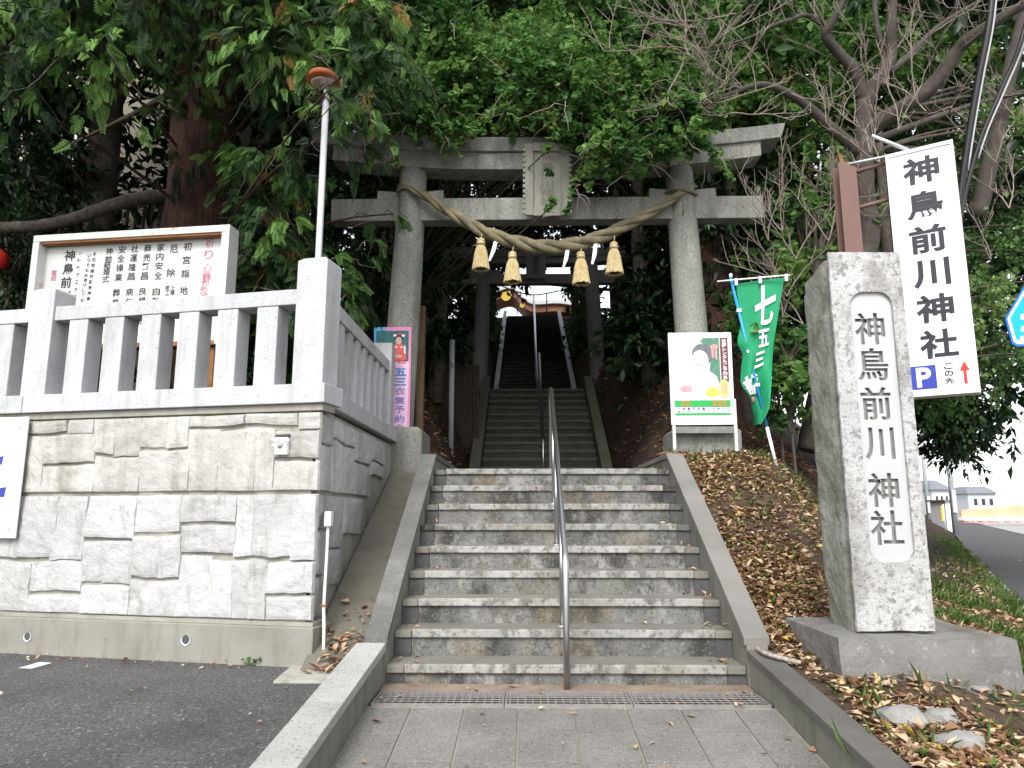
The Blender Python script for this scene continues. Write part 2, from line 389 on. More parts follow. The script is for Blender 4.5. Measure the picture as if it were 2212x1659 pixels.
def place(kind, P, axis, nrm, size, tint):
    """instances of a leaf template -> verts, faces, tint"""
    T, Fc = TMPL[kind]; N = len(P); k = len(T)
    y = norm(axis); x = norm(np.cross(y, nrm)); z = np.cross(x, y)
    V = P[:, None, :] + size[:, None, None] * (T[None, :, 0:1] * x[:, None] + T[None, :, 1:2] * y[:, None] + T[None, :, 2:3] * z[:, None])
    Fa = (Fc[None] + (np.arange(N) * k)[:, None, None]).reshape(-1, 3)
    return V.reshape(-1, 3), Fa, np.repeat(tint, len(Fc))
def foliage(clumps, kind, twigs, per, size, rng, flat=.75, droop=.25, up=1.0, hang=.4, tvar=.35, rare=.004, loose=.55):
    """clumps: list of (centre, radius). Leaves sit along drooping twigs that leave each clump's centre."""
    C = np.array([tuple(c) for c, r in clumps]); Rr = np.array([r for c, r in clumps])
    n = len(C) * twigs
    wt = Rr ** 2; ci = np.sort(rng.choice(len(C), n, p=wt / wt.sum()))
    d = rng.normal(size=(n, 3)); d[:, 2] *= flat; d = norm(d)
    r = Rr[ci]
    st = C[ci] + d * (r * rng.uniform(0, .45, n))[:, None]
    L = r * rng.uniform(.45, 1.05, n)
    ti = np.repeat(np.arange(n), per); t = rng.uniform(.05, 1, len(ti))
    P = st[ti] + d[ti] * (L[ti] * t)[:, None]
    P[:, 2] -= droop * L[ti] * t * t
    P += rng.normal(size=P.shape) * (.045 * r[ti])[:, None]
    ax = d[ti] * .7 + rng.normal(size=P.shape) * loose; ax[:, 2] -= hang * (.3 + t)
    nr = rng.normal(size=P.shape) * .5; nr[:, 2] += up
    sz = size * rng.uniform(.65, 1.2, len(P))
    ct = rng.uniform(0, 1, len(C))
    tint = np.clip(.5 + tvar * (ct[ci[ti]] - .5) * 1.6 + rng.normal(size=len(P)) * .2, 0, .93)
    odd = rng.uniform(size=n) < rare; tint[odd[ti]] = rng.uniform(.97, 1, int(odd[ti].sum()))
    return place(kind, P, ax, nr, sz, tint)
def clumps_px(u0, v0, u1, v1, Y0, Y1, n, r0, r1, rng):
    out = []
    for i in range(n):
        out.append((atY(rng.uniform(u0, u1), rng.uniform(v0, v1), rng.uniform(Y0, Y1)), rng.uniform(r0, r1)))
    return out
def limb_to(mb, anchor, c, r0, r1, sag, rng, n=7):
    a = Vector(anchor); c = Vector(c); m = (a + c) * .5 + Vector((rng.uniform(-.2, .2), rng.uniform(-.2, .2), sag + rng.uniform(-.1, .15)))
    pts = [a * (1 - t) ** 2 + m * 2 * t * (1 - t) + c * t * t for t in np.linspace(0, 1, n)]
    mb.tube(pts, interp([r0, r1], n), 6, cap=False)
def tree(name, label, trunk, radii, clumps, leaf, mat, bark, rng, twigs=14, per=18, size=.08, sides=12, limb_r=.035, limb_every=1, jit=.15, group=None, sag=.25, cat='tree', fine=0, **kw):
    base = Vector(trunk[0])
    t = thing(name, label, cat, base, group)
    mb = MB()
    path = smooth_path(trunk, 5)
    mb.tube(path, interp(radii, len(path)), sides, jit=jit)
    for c, r in clumps[::limb_every]:
        # leave the trunk below the clump
        cand = [p for p in path if p.z < c.z - .1 * (Vector((c.x, c.y, 0)) - Vector((p.x, p.y, 0))).length] or [path[-1]]
        a = min(cand, key=lambda p: (p - c).length + .3 * abs(p.z - c.z))
        limb_to(mb, a, c, limb_r * rng.uniform(.7, 1.3), .008, sag, rng)
    mb.build('trunk', bark, t)
    if fine:
        tw = MB()
        for c, r in clumps:
            for k in range(fine):
                d_ = Vector((rng.normal(), rng.normal(), rng.normal() * .4 - .35)).normalized(); p = c + Vector((rng.uniform(-.3, .3), rng.uniform(-.3, .3), rng.uniform(-.3, .3))) * r; P_ = [p]
                for q in range(7):
                    d_ = (d_ + Vector((rng.normal(), rng.normal(), rng.normal() - .35)) * .22).normalized(); P_.append(P_[-1] + d_ * r * .22)
                tw.tube(P_, interp([.008, .0025], 8), 4, cap=False)
        tw.build('twigs', TWIG if bark is not BARK else BARKG, t)['kind'] = 'stuff'
    V, Fa, ti = foliage(clumps, leaf, twigs, per, size, rng, **kw)
    np_mesh('crown', V, Fa, 3, ti, mat, t)
    return t

# ================================================================== the setting
X0, X1 = -.785, 1.265           # stair treads (light stone) left / right
XL, XR = -.905, 1.385           # with the dark side stones; parapets start here
XM = .24
T1, R1 = .2876, .1728
Y1N, Z1N = 4.95, .125           # first nosing
Z_LAND = Z1N + 8 * R1           # 1.507
Y_LAND = Y1N + 8 * T1
Y2A, Z2A, Y2B, Z2B, N2 = 12.9, Z_LAND + .05, 16.2, 3.82, 13
Y3A, Y3B, Z3B, N3 = 19.9, 29.8, 9.20, 31
YT = 9.0                        # first torii
def zs(Y):                      # walking line of the stairs
    return float(np.interp(Y, [Y1N, Y_LAND, Y2A, Y2B, Y3A, Y3B, 80], [0, Z_LAND, Z2A, Z2B, Z2B + .05, Z3B, Z3B]))
EP = Vector((2.32, 3.83, 0)); ED = Vector((.547, .837, 0)).normalized(); EN = Vector((-ED.y, ED.x, 0))
Z_WALK = -.12
EYS = [-6, 2.0, 3.83, 6.44, 9.56, 27.3, 55, 160]; EXS = [-3.6, 1.2, 2.46, 4.18, 6.07, 15.5, 30.5, 88]
def xe(Y): return float(np.interp(Y, EYS, EXS))
def edge_dist(X, Y): return (xe(Y) - X) * .85
def gz(X, Y):
    n = .05 * noise.noise(Vector((X * 1.3, Y * 1.3, 0))) + .02 * noise.noise(Vector((X * 5, Y * 5, 3)))
    if X > XM:
        bank = float(np.interp(Y, [2, 4.9, 8.2, 9.6, 13, 16, 20, 30, 60], [-.05, .20, 1.70, 1.80, 3.5, 4.3, 5.2, 9.1, 9.3]))
        d = X - 1.55
        z = bank + n
        if Y > 9.2: z = min(z, zs(Y) + .14 + 2.0 * max(d, 0) + n)
        e = edge_dist(X, Y)
        z = min(z, Z_WALK - .02 + float(np.interp(e, [0, .06, .3, 1.2, 2.2, 4, 9], [0, .14, .25, .50, 1.75, 3.2, 8])) + n * .5) if e > 0 else Z_WALK - .5
        if d < 0 and Y > 7: z = min(z, zs(Y) - .25)
        if e > 0:          # soil heaped round the pillar base
            q = math.hypot(max(1.7 - X, 0, X - 2.76), max(4.33 - Y, 0, Y - 5.3)); z = max(z, z + (.10 - z) * max(0, 1 - q / .45)) if z < .10 else z
        return z
    bank = float(np.interp(Y, [2, 8.2, 9.6, 13, 16, 20, 30, 60], [1.6, 1.70, 1.80, 3.5, 4.3, 5.2, 9.1, 9.3]))
    d = -1.05 - X
    f = min(max((-3.6 - X) / 2.5, 0), 1); f = f * f * (3 - 2 * f)
    hi = bank * (1 - f) + (1.93 if Y < 17 else 1.93 + .12 * (Y - 17)) * f
    z = min(hi, zs(Y) + .14 + 2.0 * max(d, 0)) + n
    if d < 0: z = min(z, zs(Y) - .25)
    return z
def terrain(name, xs, ys, mat):
    vs = [(x, y, gz(x, y)) for y in ys for x in xs]
    nx = len(xs)
    fs = [(j * nx + i, j * nx + i + 1, (j + 1) * nx + i + 1, (j + 1) * nx + i) for j in range(len(ys) - 1) for i in range(nx - 1)]
    mb = MB(); mb.add(vs, fs, True)
    o = mb.build(name, mat); o['kind'] = 'structure'; return o
def steps_(a, b, s): return list(np.arange(a, b, s)) + [b]
g = MB(); g.add([(-400, -200, -.62), (400, -200, -.62), (400, 600, -.62), (-400, 600, -.62)], [(0, 1, 2, 3)])
g.build('ground', M('far_ground', (.10, .10, .085), (.14, .14, .12), .05, .95), kind='structure')
terrain('leafy_bank', steps_(1.47, 12, .12), steps_(2.2, 9.0, .12), EARTH)
terrain('hillside', steps_(-30, -6.1, .8) + steps_(-6, 8, .2) + steps_(8.3, 22, .3) + steps_(23, 60, 1.5), steps_(9.0, 32, .25) + steps_(33, 70, 2), DARKEARTH)

# parking lot, with the same fall towards the viewer as the paved approach
SLOPE = .0986
def zp(Y): return SLOPE * min(Y - 4.47, 0)
mb = MB()
ys = steps_(-4, 6.6, .5)
for i in range(len(ys) - 1):
    mb.add([(-14, ys[i], zp(ys[i]) - .004), (-1.09, ys[i], zp(ys[i]) - .004), (-1.09, ys[i + 1], zp(ys[i + 1]) - .004), (-14, ys[i + 1], zp(ys[i + 1]) - .004)], [(0, 1, 2, 3)])
mb.build('parking_lot', ASPH, kind='structure')
a, b = atZ(0, 1455, 0), atZ(100, 1432, 0)
dd = (b - a).normalized(); pp = Vector((-dd.y, dd.x, 0))
a = a - dd * 1.6
mb = MB(); mb.add([a - pp * .06, b - pp * .05, b + pp * .06, a + pp * .05], [(0, 1, 2, 3)])
for i in range(len(mb.v)): mb.v[i] = (mb.v[i][0], mb.v[i][1], zp(mb.v[i][1]) + .003)
mb.build('parking_line', M('worn_line_paint', (.6, .6, .58), (.75, .75, .73), 4, .8, [((.06, .06, .06), 40, .56, .64, .7)]), kind='structure')

# paved approach: bed plus slabs laid lengthwise, joints staggered
pv = bpy.data.objects.new('pavement', None); COL.objects.link(pv); reg(pv, (0, 0, 0)); pv['kind'] = 'structure'
mb = MB()
mb.add([(XL - .01, -2, zp(-2) - .012), (1.40, -2, zp(-2) - .012), (1.40, 4.47, -.012), (XL - .01, 4.47, -.012)], [(0, 1, 2, 3)])
mb.add([(XL - .01, 4.79, -.012), (1.40, 4.79, -.012), (1.40, 5.05, -.012), (XL - .01, 5.05, -.012)], [(0, 1, 2, 3)])
mb.build('joint_bed', SLABJ, pv)
SW, SL = .301, .66

k = 0
x = -.052 - 3 * SW
while x < 1.39:
    xa, xb = max(x, XL + .003), min(x + SW, 1.385)
    if xb - xa > .05:
        y = 4.43
        first = .37 if k % 2 == 0 else .70
        L = first
        while y > -1.6:
            ya = y - L; dz = random.uniform(0, .004)
            j = .006
            m = MB(); m.hexa([(xa + j, ya + j, zp(ya) - .03), (xb - j, ya + j, zp(ya) - .03), (xb - j, y - j, zp(y) - .03), (xa + j, y - j, zp(y) - .03),
                              (xa + j, ya + j, zp(ya) - .004 + dz), (xb - j, ya + j, zp(ya) - .004 + dz), (xb - j, y - j, zp(y) - .004 + dz), (xa + j, y - j, zp(y) - .004 + dz)])
            m.build('paving_slab', SLAB, pv, bevel=.003)
            y = ya; L = SL
    x += SW; k += 1
mb = MB(); mb.box(XL, 1.385, 4.80, 4.99, -.01, .004)
mb.build('foot_strip', M('dirty_mortar', (.20, .15, .11), (.28, .22, .165), 5, .95, [((.12, .08, .05), 9, .5, .7, .6)], .5, 70), pv)
# drain gratings, three lengths
def grating(xa, xb, label):
    t = thing('drain_grating', label, 'grating', ((xa + xb) / 2, 4.63, 0), 'gratings across the foot of the steps')
    fr = MB()
    for y in (4.475, 4.785): fr.box(xa, xb, y - .006, y + .006, -.03, .006)
    for xx in (xa + .006, xb - .006): fr.box(xx - .006, xx + .006, 4.482, 4.779, -.03, .0065)
    fr.build('frame', M('grating_steel', (.22, .21, .20), (.32, .30, .28), 9, .6, [((.16, .08, .05), 12, .55, .7, .5)], metallic=.4), t)
    bars = MB()
    for y in np.linspace(4.53, 4.735, 5): bars.box(xa + .012, xb - .012, y - .004, y + .004, .001, .006)
    x = xa + .03
    while x < xb - .02:
        bars.box(x - .004, x + .004, 4.482, 4.779, -.003, .0035); x += .044
    o = bars.build('grate_bars', MATS['grating_steel'], t); o['kind'] = 'stuff'
    return t
grating(XL + .01, -.135, 'steel drain grating below the steps, beside the pale sloping kerb')
grating(-.13, .60, 'steel drain grating in front of the handrail foot')
grating(.605, 1.38, 'leaf-strewn steel drain grating beside the dark sloping kerb')
mb = MB(); mb.box(XL, 1.385, 4.48, 4.78, -.25, -.12); mb.build('drain_bottom', M('drain_dark', (.012, .011, .01)), pv)

# ------------------------------------------------------------------ stairs
def flight(name, ya, za, t, r, n, x0, x1, xl, xr, riser0, mats, label=None, sides=True, chip=True):
    o = bpy.data.objects.new(name, None); COL.objects.link(o); reg(o, (XM, ya, za - riser0)); o.location = (XM, ya, za - riser0); o['kind'] = 'structure'
    tr, no, ri, si = mats
    for i in range(n):
        y = ya + t * i; z = za + r * i
        rb = (riser0 if i == 0 else r)
        depth = t + .06 if i < n - 1 else .4
        ex = random.uniform(-.004, .004)
        m = MB(); m.box(x0, x1, y + ex + .0345, y + depth, z - .05, z); m.build('tread', tr, o)
        m = MB(); m.box(x0, x1, y + ex, y + ex + .034, z - .052, z + .001); m.build('nosing', no, o, bevel=.006)
        m = MB(); m.box(x0, x1, y + .022, y + .1, z - rb - .02, z - .051); m.build('riser', ri, o)
        if sides:
            for a, b in ((xl, x0 - .004), (x1 + .004, xr)):
                m = MB(); m.box(a, b, y + .012, y + depth, z - .055, z - .006 + ex)
                m.build('side_tread', tr if i < 5 else ri, o, bevel=.005)
                m = MB(); m.box(a, b, y + .03, y + .1, z - rb - .02, z - .0555); m.build('side_riser', si, o)
    return o
flight('stone_stairs', Y1N, Z1N, T1, R1, 9, X0, X1, XL, XR, .125, (TREAD, NOSE, RISER, SIDEST))
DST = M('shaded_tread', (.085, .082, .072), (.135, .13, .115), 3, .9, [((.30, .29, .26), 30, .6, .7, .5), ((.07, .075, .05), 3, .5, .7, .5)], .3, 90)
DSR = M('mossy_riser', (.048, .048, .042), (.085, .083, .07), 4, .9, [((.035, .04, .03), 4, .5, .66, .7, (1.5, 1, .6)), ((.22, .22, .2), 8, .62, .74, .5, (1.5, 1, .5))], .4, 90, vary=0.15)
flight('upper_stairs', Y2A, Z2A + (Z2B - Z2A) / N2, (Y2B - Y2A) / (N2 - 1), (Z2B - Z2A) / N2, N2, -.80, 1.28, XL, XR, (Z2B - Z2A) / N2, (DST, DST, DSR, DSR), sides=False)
DSB = M('backlit_stair_stone', (.035, .034, .032), (.06, .058, .053), 4, .8, [((.11, .11, .1), 20, .6, .7, .4)], .3, 90)  # backlit darkness of the top flight is put into this colour
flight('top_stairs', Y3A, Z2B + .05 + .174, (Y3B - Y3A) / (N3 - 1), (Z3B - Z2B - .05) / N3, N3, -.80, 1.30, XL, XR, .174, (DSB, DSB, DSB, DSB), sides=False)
LANDM = M('landing_concrete', (.11, .105, .095), (.16, .155, .14), 2, .9, [((.09, .08, .06), 3, .5, .7, .6)], .3, 70)
mb = MB(); mb.box(XL, XR, Y_LAND + .3, Y2A + .05, Z_LAND - .2, Z_LAND - .004); mb.build('lower_landing', LANDM, kind='structure')
mb = MB(); mb.box(XL - .1, XR + .1, Y2B + .3, Y3A + .05, Z2B - .2, Z2B - .004); mb.build('upper_landing', LANDM, kind='structure')
mb = MB(); mb.box(-8, 9, Y3B + .3, 60, Z3B - .5, Z3B - .004); mb.build('shrine_court', LANDM, kind='structure')

# sloping parapets of the first flight, with cap stones as parts
def parapet(name, label, xa, xb, inner, ya, za, yb, zb, cap, wallm, ncap, overhang=.015, level_to=None, capth=.05, bot=-.6, cat='parapet', group=None):
    """xa..xb across; runs from (ya,za) to (yb,zb); optional level tail"""
    t = thing(name, label, cat, ((xa + xb) / 2, ya, za), group)
    m = MB()
    P = [(ya, za), (yb, zb)] + ([(level_to, zb)] if level_to else [])
    for (y0, z0), (y1, z1) in zip(P[:-1], P[1:]):
        m.hexa([(xa + overhang, y0, z0 + bot), (xb - overhang, y0, z0 + bot), (xb - overhang, y1, z1 + bot), (xa + overhang, y1, z1 + bot),
                (xa + overhang, y0, z0 - capth), (xb - overhang, y0, z0 - capth), (xb - overhang, y1, z1 - capth), (xa + overhang, y1, z1 - capth)])
    m.build('wall', wallm, t)
    segs = []
    for i in range(ncap):
        a, b = i / ncap, (i + 1) / ncap
        segs.append((ya + (yb - ya) * a, za + (zb - za) * a, ya + (yb - ya) * b, za + (zb - za) * b))
    if level_to: segs.append((yb, zb, level_to, zb))
    for y0, z0, y1, z1 in segs:
        j = .0025
        y0 += j; y1 -= j
        m = MB(); m.hexa([(xa, y0, z0 - capth + .002), (xb, y0, z0 - capth + .002), (xb, y1, z1 - capth + .002), (xa, y1, z1 - capth + .002),
                          (xa, y0, z0), (xb, y0, z0), (xb, y1, z1), (xa, y1, z1)])
        m.build('cap_stone', cap, t, bevel=.004)
    return t
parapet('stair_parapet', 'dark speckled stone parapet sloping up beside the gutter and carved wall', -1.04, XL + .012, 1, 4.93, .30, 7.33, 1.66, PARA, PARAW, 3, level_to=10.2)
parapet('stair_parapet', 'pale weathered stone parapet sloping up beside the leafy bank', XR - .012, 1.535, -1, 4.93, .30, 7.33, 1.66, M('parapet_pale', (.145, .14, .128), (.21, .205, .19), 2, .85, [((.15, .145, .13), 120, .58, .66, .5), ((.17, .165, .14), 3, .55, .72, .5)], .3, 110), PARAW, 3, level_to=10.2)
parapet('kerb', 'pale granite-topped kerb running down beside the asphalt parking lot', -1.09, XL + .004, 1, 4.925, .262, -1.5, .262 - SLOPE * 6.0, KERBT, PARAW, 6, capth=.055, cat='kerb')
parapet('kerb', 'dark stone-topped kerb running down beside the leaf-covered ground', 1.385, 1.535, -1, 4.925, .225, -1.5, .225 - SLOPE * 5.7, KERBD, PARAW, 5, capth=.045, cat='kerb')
for sx, lab in ((-1, 'low mossy stringer wall of the upper steps on the fence side'), (1, 'low mossy stringer wall of the upper steps beneath the dark trees')):
    xa, xb = (-.98, -.80) if sx < 0 else (1.28, 1.46)
    parapet('stair_stringer', lab, xa, xb, 0, Y2A - .35, Z2A + .25, Y2B + .1, Z2B + .30, M('mossy_stone', (.10, .10, .075), (.15, .15, .115), 3, .9, [((.06, .07, .035), 3, .5, .7, .6)], .3, 80), MATS['mossy_stone'], 2, cat='stringer')
    xa, xb = (-.94, -.80) if sx < 0 else (1.30, 1.44)
    parapet('stair_stringer', 'pale smooth stringer of the long top steps, ' + ('bright beneath the open sky' if sx < 0 else 'shaded by the leafy slope'), xa, xb, 0, Y3A, Z2B + .25, Y3B + .1, Z3B + .25, M('pale_stringer', (.42, .42, .43), (.5, .5, .5), 2, .45), MATS['pale_stringer'], 9, cat='stringer')

# gutter between parapet and carved wall: a sloping concrete channel
mb = MB()
mb.hexa([(-1.58, 5.2, -.3), (-1.04, 5.2, -.3), (-1.04, 9.0, -.3), (-1.58, 9.0, -.3), (-1.56, 5.25, -.02), (-1.04, 5.25, -.02), (-1.04, 8.9, 1.66), (-1.56, 8.9, 1.70)])
mb.build('gutter', M('gutter_concrete', (.11, .105, .085), (.18, .17, .14), 3, .95, [((.06, .06, .04), 3, .5, .7, .6)], .4, 50), kind='structure')
mb = MB(); pA = [atZ(u, v, .0) for u, v in ((590, 1475), (745, 1475), (775, 1432), (640, 1432))]
mb.slab([Vector((p.x, p.y, .012)) for p in pA], Vector((0, 0, 1)), .05)
tag(mb.build('drain_cover', SIDECON, bevel=.004), 'square concrete drain cover let into the asphalt below the wall corner', 'drain cover')

# ------------------------------------------------------------------ carved stone wall with granite fence (left)
WC = Vector((-1.55, 5.52, 0)); WA = R_(11.7)
WL = Vector((-math.cos(WA), math.sin(WA), 0)); WN = Vector((-math.sin(WA), -math.cos(WA), 0)); UP = Vector((0, 0, 1))
def onwall(u, v, off=0):
    p = atPlane(u, v, WC + WN * off, WN); return ((p - WC).dot(WL), p.z)
wall = thing('retaining_wall', 'low wall faced with carved pale stone blocks beside the steps', 'wall', (-1.55, 5.52, 0))
Y_WEND = 8.66
m = MB(); m.fbox(WC, WL, WN, UP, .07, 8.2, -.25, -.03, .25, 1.87); m.build('wall_core', MORTAR, wall)
m = MB(); m.box(-1.83, -1.585, 5.62, Y_WEND, .20, 1.87); m.build('side_core', SIDECON, wall)
m = MB(); m.fbox(WC, WL, WN, UP, -.03, 8.2, -.25, .035, -.3, .27); m.build('footing', BASECON, wall, bevel=.008)
m = MB(); m.box(-1.80, -1.515, 5.55, 6.4, -.3, .268); m.build('footing', BASECON, wall, bevel=.006)
# top and bottom bands of plain concrete
m = MB(); m.fbox(WC, WL, WN, UP, -.012, 8.2, -.2, .002, 1.845, 1.90); m.build('mortar_band', MORTAR, wall, bevel=.004)
m = MB(); m.fbox(WC, WL, WN, UP, -.01, 8.2, -.2, .004, .272, .30); m.build('mortar_band', MORTAR, wall)
def stone(corners, fn, name='stone', mat=WALLSTONE, th=.045, seed=0, parent=None, nn=17):
    """corners: a0,b0,a1,b1 in wall units; fn(a,b,o)->point. Rough face, recessed joints."""
    a0, b0, a1, b1 = corners
    g_ = .0045
    a0 += g_; a1 -= g_; b0 += g_; b1 -= g_
    na = nn; nb = nn
    wd, ht = a1 - a0, b1 - b0
    bulge = random.uniform(-.003, .003); tilt = (random.uniform(-.003, .003), random.uniform(-.004, .004))
    vs = []; fs = []
    def lin(k, n, L): return 0 if k == 0 else 1 if k == n - 1 else .007 / L + (1 - .014 / L) * (k - 1) / (n - 3)
    for j in range(nb):
        for i in range(na):
            u, v = lin(i, na, wd), lin(j, nb, ht)
            a = a0 + wd * u; b = b0 + ht * v
            de = min(u * wd, (1 - u) * wd, v * ht, (1 - v) * ht)
            P = Vector((a * 7 + seed, b * 7, seed * 1.3))
            wb = math.sin(math.pi * min(max((b - .30) / .92, 0), 1)) if b < 1.23 else math.sin(math.pi * min(max((b - 1.24) / .60, 0), 1))
            G = Vector((a * 2.6, b * 1.7, 3.0)); G2 = Vector((a * 9, b * 7, 5.0))
            b += wb ** .5 * (.034 * noise.noise(G) + .010 * noise.noise(G2)) if wb > .03 else .006 * noise.noise(G2)
            a += (.020 * noise.noise(G + Vector((7, 0, 2))) + .006 * noise.noise(G2 + Vector((4, 0, 0)))) if a > .03 else 0
            rel = .6 * noise.noise(P * .5) + .4 * noise.noise(P * 1.5) + .22 * noise.noise(P * 3.6)
            o = -.031 if i in (0, na - 1) or j in (0, nb - 1) else bulge - .006 * max(0, 1 - de / .03) + .020 * rel + tilt[0] * (u - .5) * 2 + tilt[1] * (v - .5) * 2
            vs.append(fn(a, b, max(o, -.031)))
    for j in range(nb - 1):
        for i in range(na - 1):
            k = j * na + i; fs.append((k, k + 1, k + na + 1, k + na))
    m = MB(); m.add(vs, fs, False)
    return m.build(name, mat, parent)
ZST = [ # stone faces measured on the photograph (x0,y0,x1,y1)
 (185,130,430,215),(430,130,600,228),(30,222,255,606),(255,218,600,420),(255,424,600,606),(600,128,735,352),(735,128,905,366),(600,362,892,605),
 (912,122,1090,308),(1090,112,1220,312),(896,316,1216,602),(1220,92,1580,176),(1580,82,1935,168),(1935,78,2092,190),
 (1216,182,1405,600),(1405,190,1640,598),(1640,184,1768,592),(1768,190,2090,384),(1768,394,2086,590),(-160,132,185,216),(-160,222,30,606),
 (110,630,355,1015),(355,624,540,1046),(-160,630,110,1022),(-160,1030,166,1440),(170,1032,524,1244),(170,1256,522,1444),
 (542,622,868,900),(530,912,660,1186),(662,908,846,1204),(524,1200,826,1452),(874,616,1160,856),(852,868,1024,1148),(1026,866,1156,1156),(828,1160,1152,1456),
 (1166,614,1525,796),(1164,806,1525,996),(1527,612,1624,1020),(1626,610,1888,1020),(1890,606,2072,1046),
 (1156,1004,1350,1460),(1352,1034,1494,1462),(1496,1030,1608,1464),(1610,1028,1712,1466),(1714,1042,2062,1264),(1714,1272,2056,1468)]
def wfn(a, b, o): return WC + WL * a + UP * b + WN * o
def zpix(x, y): return ((x / 1.6193) / 1.8517, (1600 + y / 1.6193) / 1.8517)
SR = []
for i, (x0, y0, x1, y1) in enumerate(ZST):
    s0, zt = onwall(*zpix(x0, y0)); s1, zb = onwall(*zpix(x1, y1))
    zt2 = onwall(*zpix(x1, y0))[1]; zb2 = onwall(*zpix(x0, y1))[1]
    SR.append([min(s0, s1), min(max((zb + zb2) / 2, .30), 1.86), max(s0, s1), min(max((zt + zt2) / 2, .30), 1.845)])
for r in SR:       # keep to the two courses and to the corner
    r[0] = max(r[0], .0)
    if r[0] < .10: r[0] = .0
    if abs(r[3] - 1.22) < .05: r[3] = 1.222
    if abs(r[1] - 1.22) < .06: r[1] = 1.238
    if r[1] < .36: r[1] = .302
    if r[3] > 1.78: r[3] = 1.842
WALLUP = M('wall_stone_stained', (.36, .355, .325), (.48, .475, .445), 2.5, .9, [((.22, .21, .175), 1.6, .46, .68, .7, (3, 3, .5)), ((.52, .515, .49), 2.2, .56, .7, .6, (2.5, 2.5, .4)), ((.40, .27, .06), 14, .70, .76, .5)], .8, 45, bdist=.012, vary=0.1)
for i, r in enumerate(SR): stone(r, wfn, seed=i * 2.37 + 1, parent=wall, mat=WALLUP if r[1] > 1.2 else WALLSTONE)
smax = max(r[2] for r in SR)
for i, r in enumerate(SR):     # the same mould repeated farther along the wall
    if r[0] < 3.6: stone([r[0] + smax + .01, r[1], r[2] + smax + .01, r[3]], wfn, seed=i * 1.7 + 80, parent=wall, nn=8)
# return face along the steps
def sfn(a, b, o): return Vector((-1.553 + o, 5.52 + a, b))
SS = [(0.03, 1.60, .42, 1.842), (.42, 1.66, 1.2, 1.842), (1.2, 1.55, 1.9, 1.842), (1.9, 1.6, 2.6, 1.842), (0.03, 1.238, .5, 1.595), (.5, 1.238, 1.2, 1.655), (1.2, 1.238, 1.9, 1.545), (1.9, 1.45, 2.6, 1.595),
      (.03, .95, .35, 1.222), (.03, .62, .33, .945), (.03, .31, .33, .615), (.35, .80, .85, 1.222), (.85, .9, 1.55, 1.222), (.33, .50, .8, .795)]
for i, r in enumerate(SS): stone(r, sfn, seed=i * 3.1 + 40, parent=wall, nn=11)
# weep pipes
for u, v, r in ((60, 1375, .036), (402, 1382, .040), (228, 1380, .014)):
    s, z = onwall(u, v, .035)
    P = WC + WL * s + UP * z + WN * .036
    m = MB()
    if r > .02:
        n = 20; ax = [WL, UP]
        vs = []
        for (rr, o) in ((r, .006), (r, -.0), (r * .84, .006), (r * .84, -.16)):
            vs += [P + (WL * math.cos(2 * math.pi * k / n) + UP * math.sin(2 * math.pi * k / n)) * rr + WN * o for k in range(n)]
        fs = []
        for A, B in ((0, 1), (0, 2), (2, 3)):
            fs += [(A * n + k, A * n + (k + 1) % n, B * n + (k + 1) % n, B * n + k) for k in range(n)]
        m.add(vs, fs, True)
        m.build('weep_pipe', PLASW, wall)
        m = MB(); m.add([P + (WL * math.cos(2 * math.pi * k / n) + UP * math.sin(2 * math.pi * k / n)) * r * .84 + WN * .002 for k in range(n)], [tuple(range(n))]); m.build('pipe_mouth_shade', M('pipe_shade_tone', (.07, .075, .075)), wall)  # flat dark disc stands in for the shade inside the pipe
    else:
        m.tube([P - WN * .01, P + WN * .001], r, 10); m.build('form_hole', M('hole_grey', (.2, .19, .17)), wall)
# electric box with torn tape, conduit
s, z = onwall(613, 963)
box_ = thing('outlet_box', 'small weathered white outlet box with torn tape on the carved wall', 'outlet', WC + WL * s + UP * z)
m = MB(); m.fbox(WC + WL * s + UP * z, WL, WN, UP, -.052, .052, .005, .045, -.07, .06); m.build('cover_plate', PLASW, box_, bevel=.006)
m = MB(); m.fbox(WC + WL * s + UP * z, WL, WN, UP, -.055, .055, .005, .03, .06, .085); m.build('recess_shade', M('recess_shade_tone', (.06, .06, .055)), box_)  # solid dark block stands in for the shade of a recess
m = MB()
for k in range(9):
    a = random.uniform(-.07, .07); b = random.uniform(-.095, .06); q = random.uniform(.012, .035)
    m.add([wfn(s + a, z + b, .047 + random.uniform(0, .006)), wfn(s + a + q, z + b + random.uniform(-.02, .02), .05 + random.uniform(0, .01)), wfn(s + a + q * .5, z + b + q, .048), wfn(s + a - q * .3, z + b + q * .6, .052)], [(0, 1, 2, 3)])
m.build('torn_tape', M('old_tape', (.62, .62, .60), (.4, .4, .38), 30, .6), box_)['kind'] = 'stuff'
m = MB(); m.tube([wfn(s + .012, z - .01, .045), wfn(s - .006, z + .005, .065)], .016, 8); m.build('socket', M('socket_grey', (.3, .3, .3)), box_)
cp = [Vector((-1.50, 5.66, 1.0)), Vector((-1.50, 5.66, .8)), Vector((-1.50, 5.64, .42)), Vector((-1.485, 5.60, .32)), Vector((-1.470, 5.56, .24)), Vector((-1.463, 5.55, .0))]
cd = thing('conduit', 'thin white plastic conduit running down the wall corner into the ground', 'pipe', (-1.47, 5.55, 0))
m = MB(); pth = smooth_path(cp, 5); m.tube(pth, .012, 10); m.build('pipe', PLASW, cd)
m = MB(); m.box(-1.52, -1.47, 5.62, 5.70, .98, 1.09); m.build('junction_box', PLASW, cd, bevel=.005)
m = MB(); m.box(-1.525, -1.478, 5.62, 5.66, .40, .415); m.build('clip', RUST, cd)
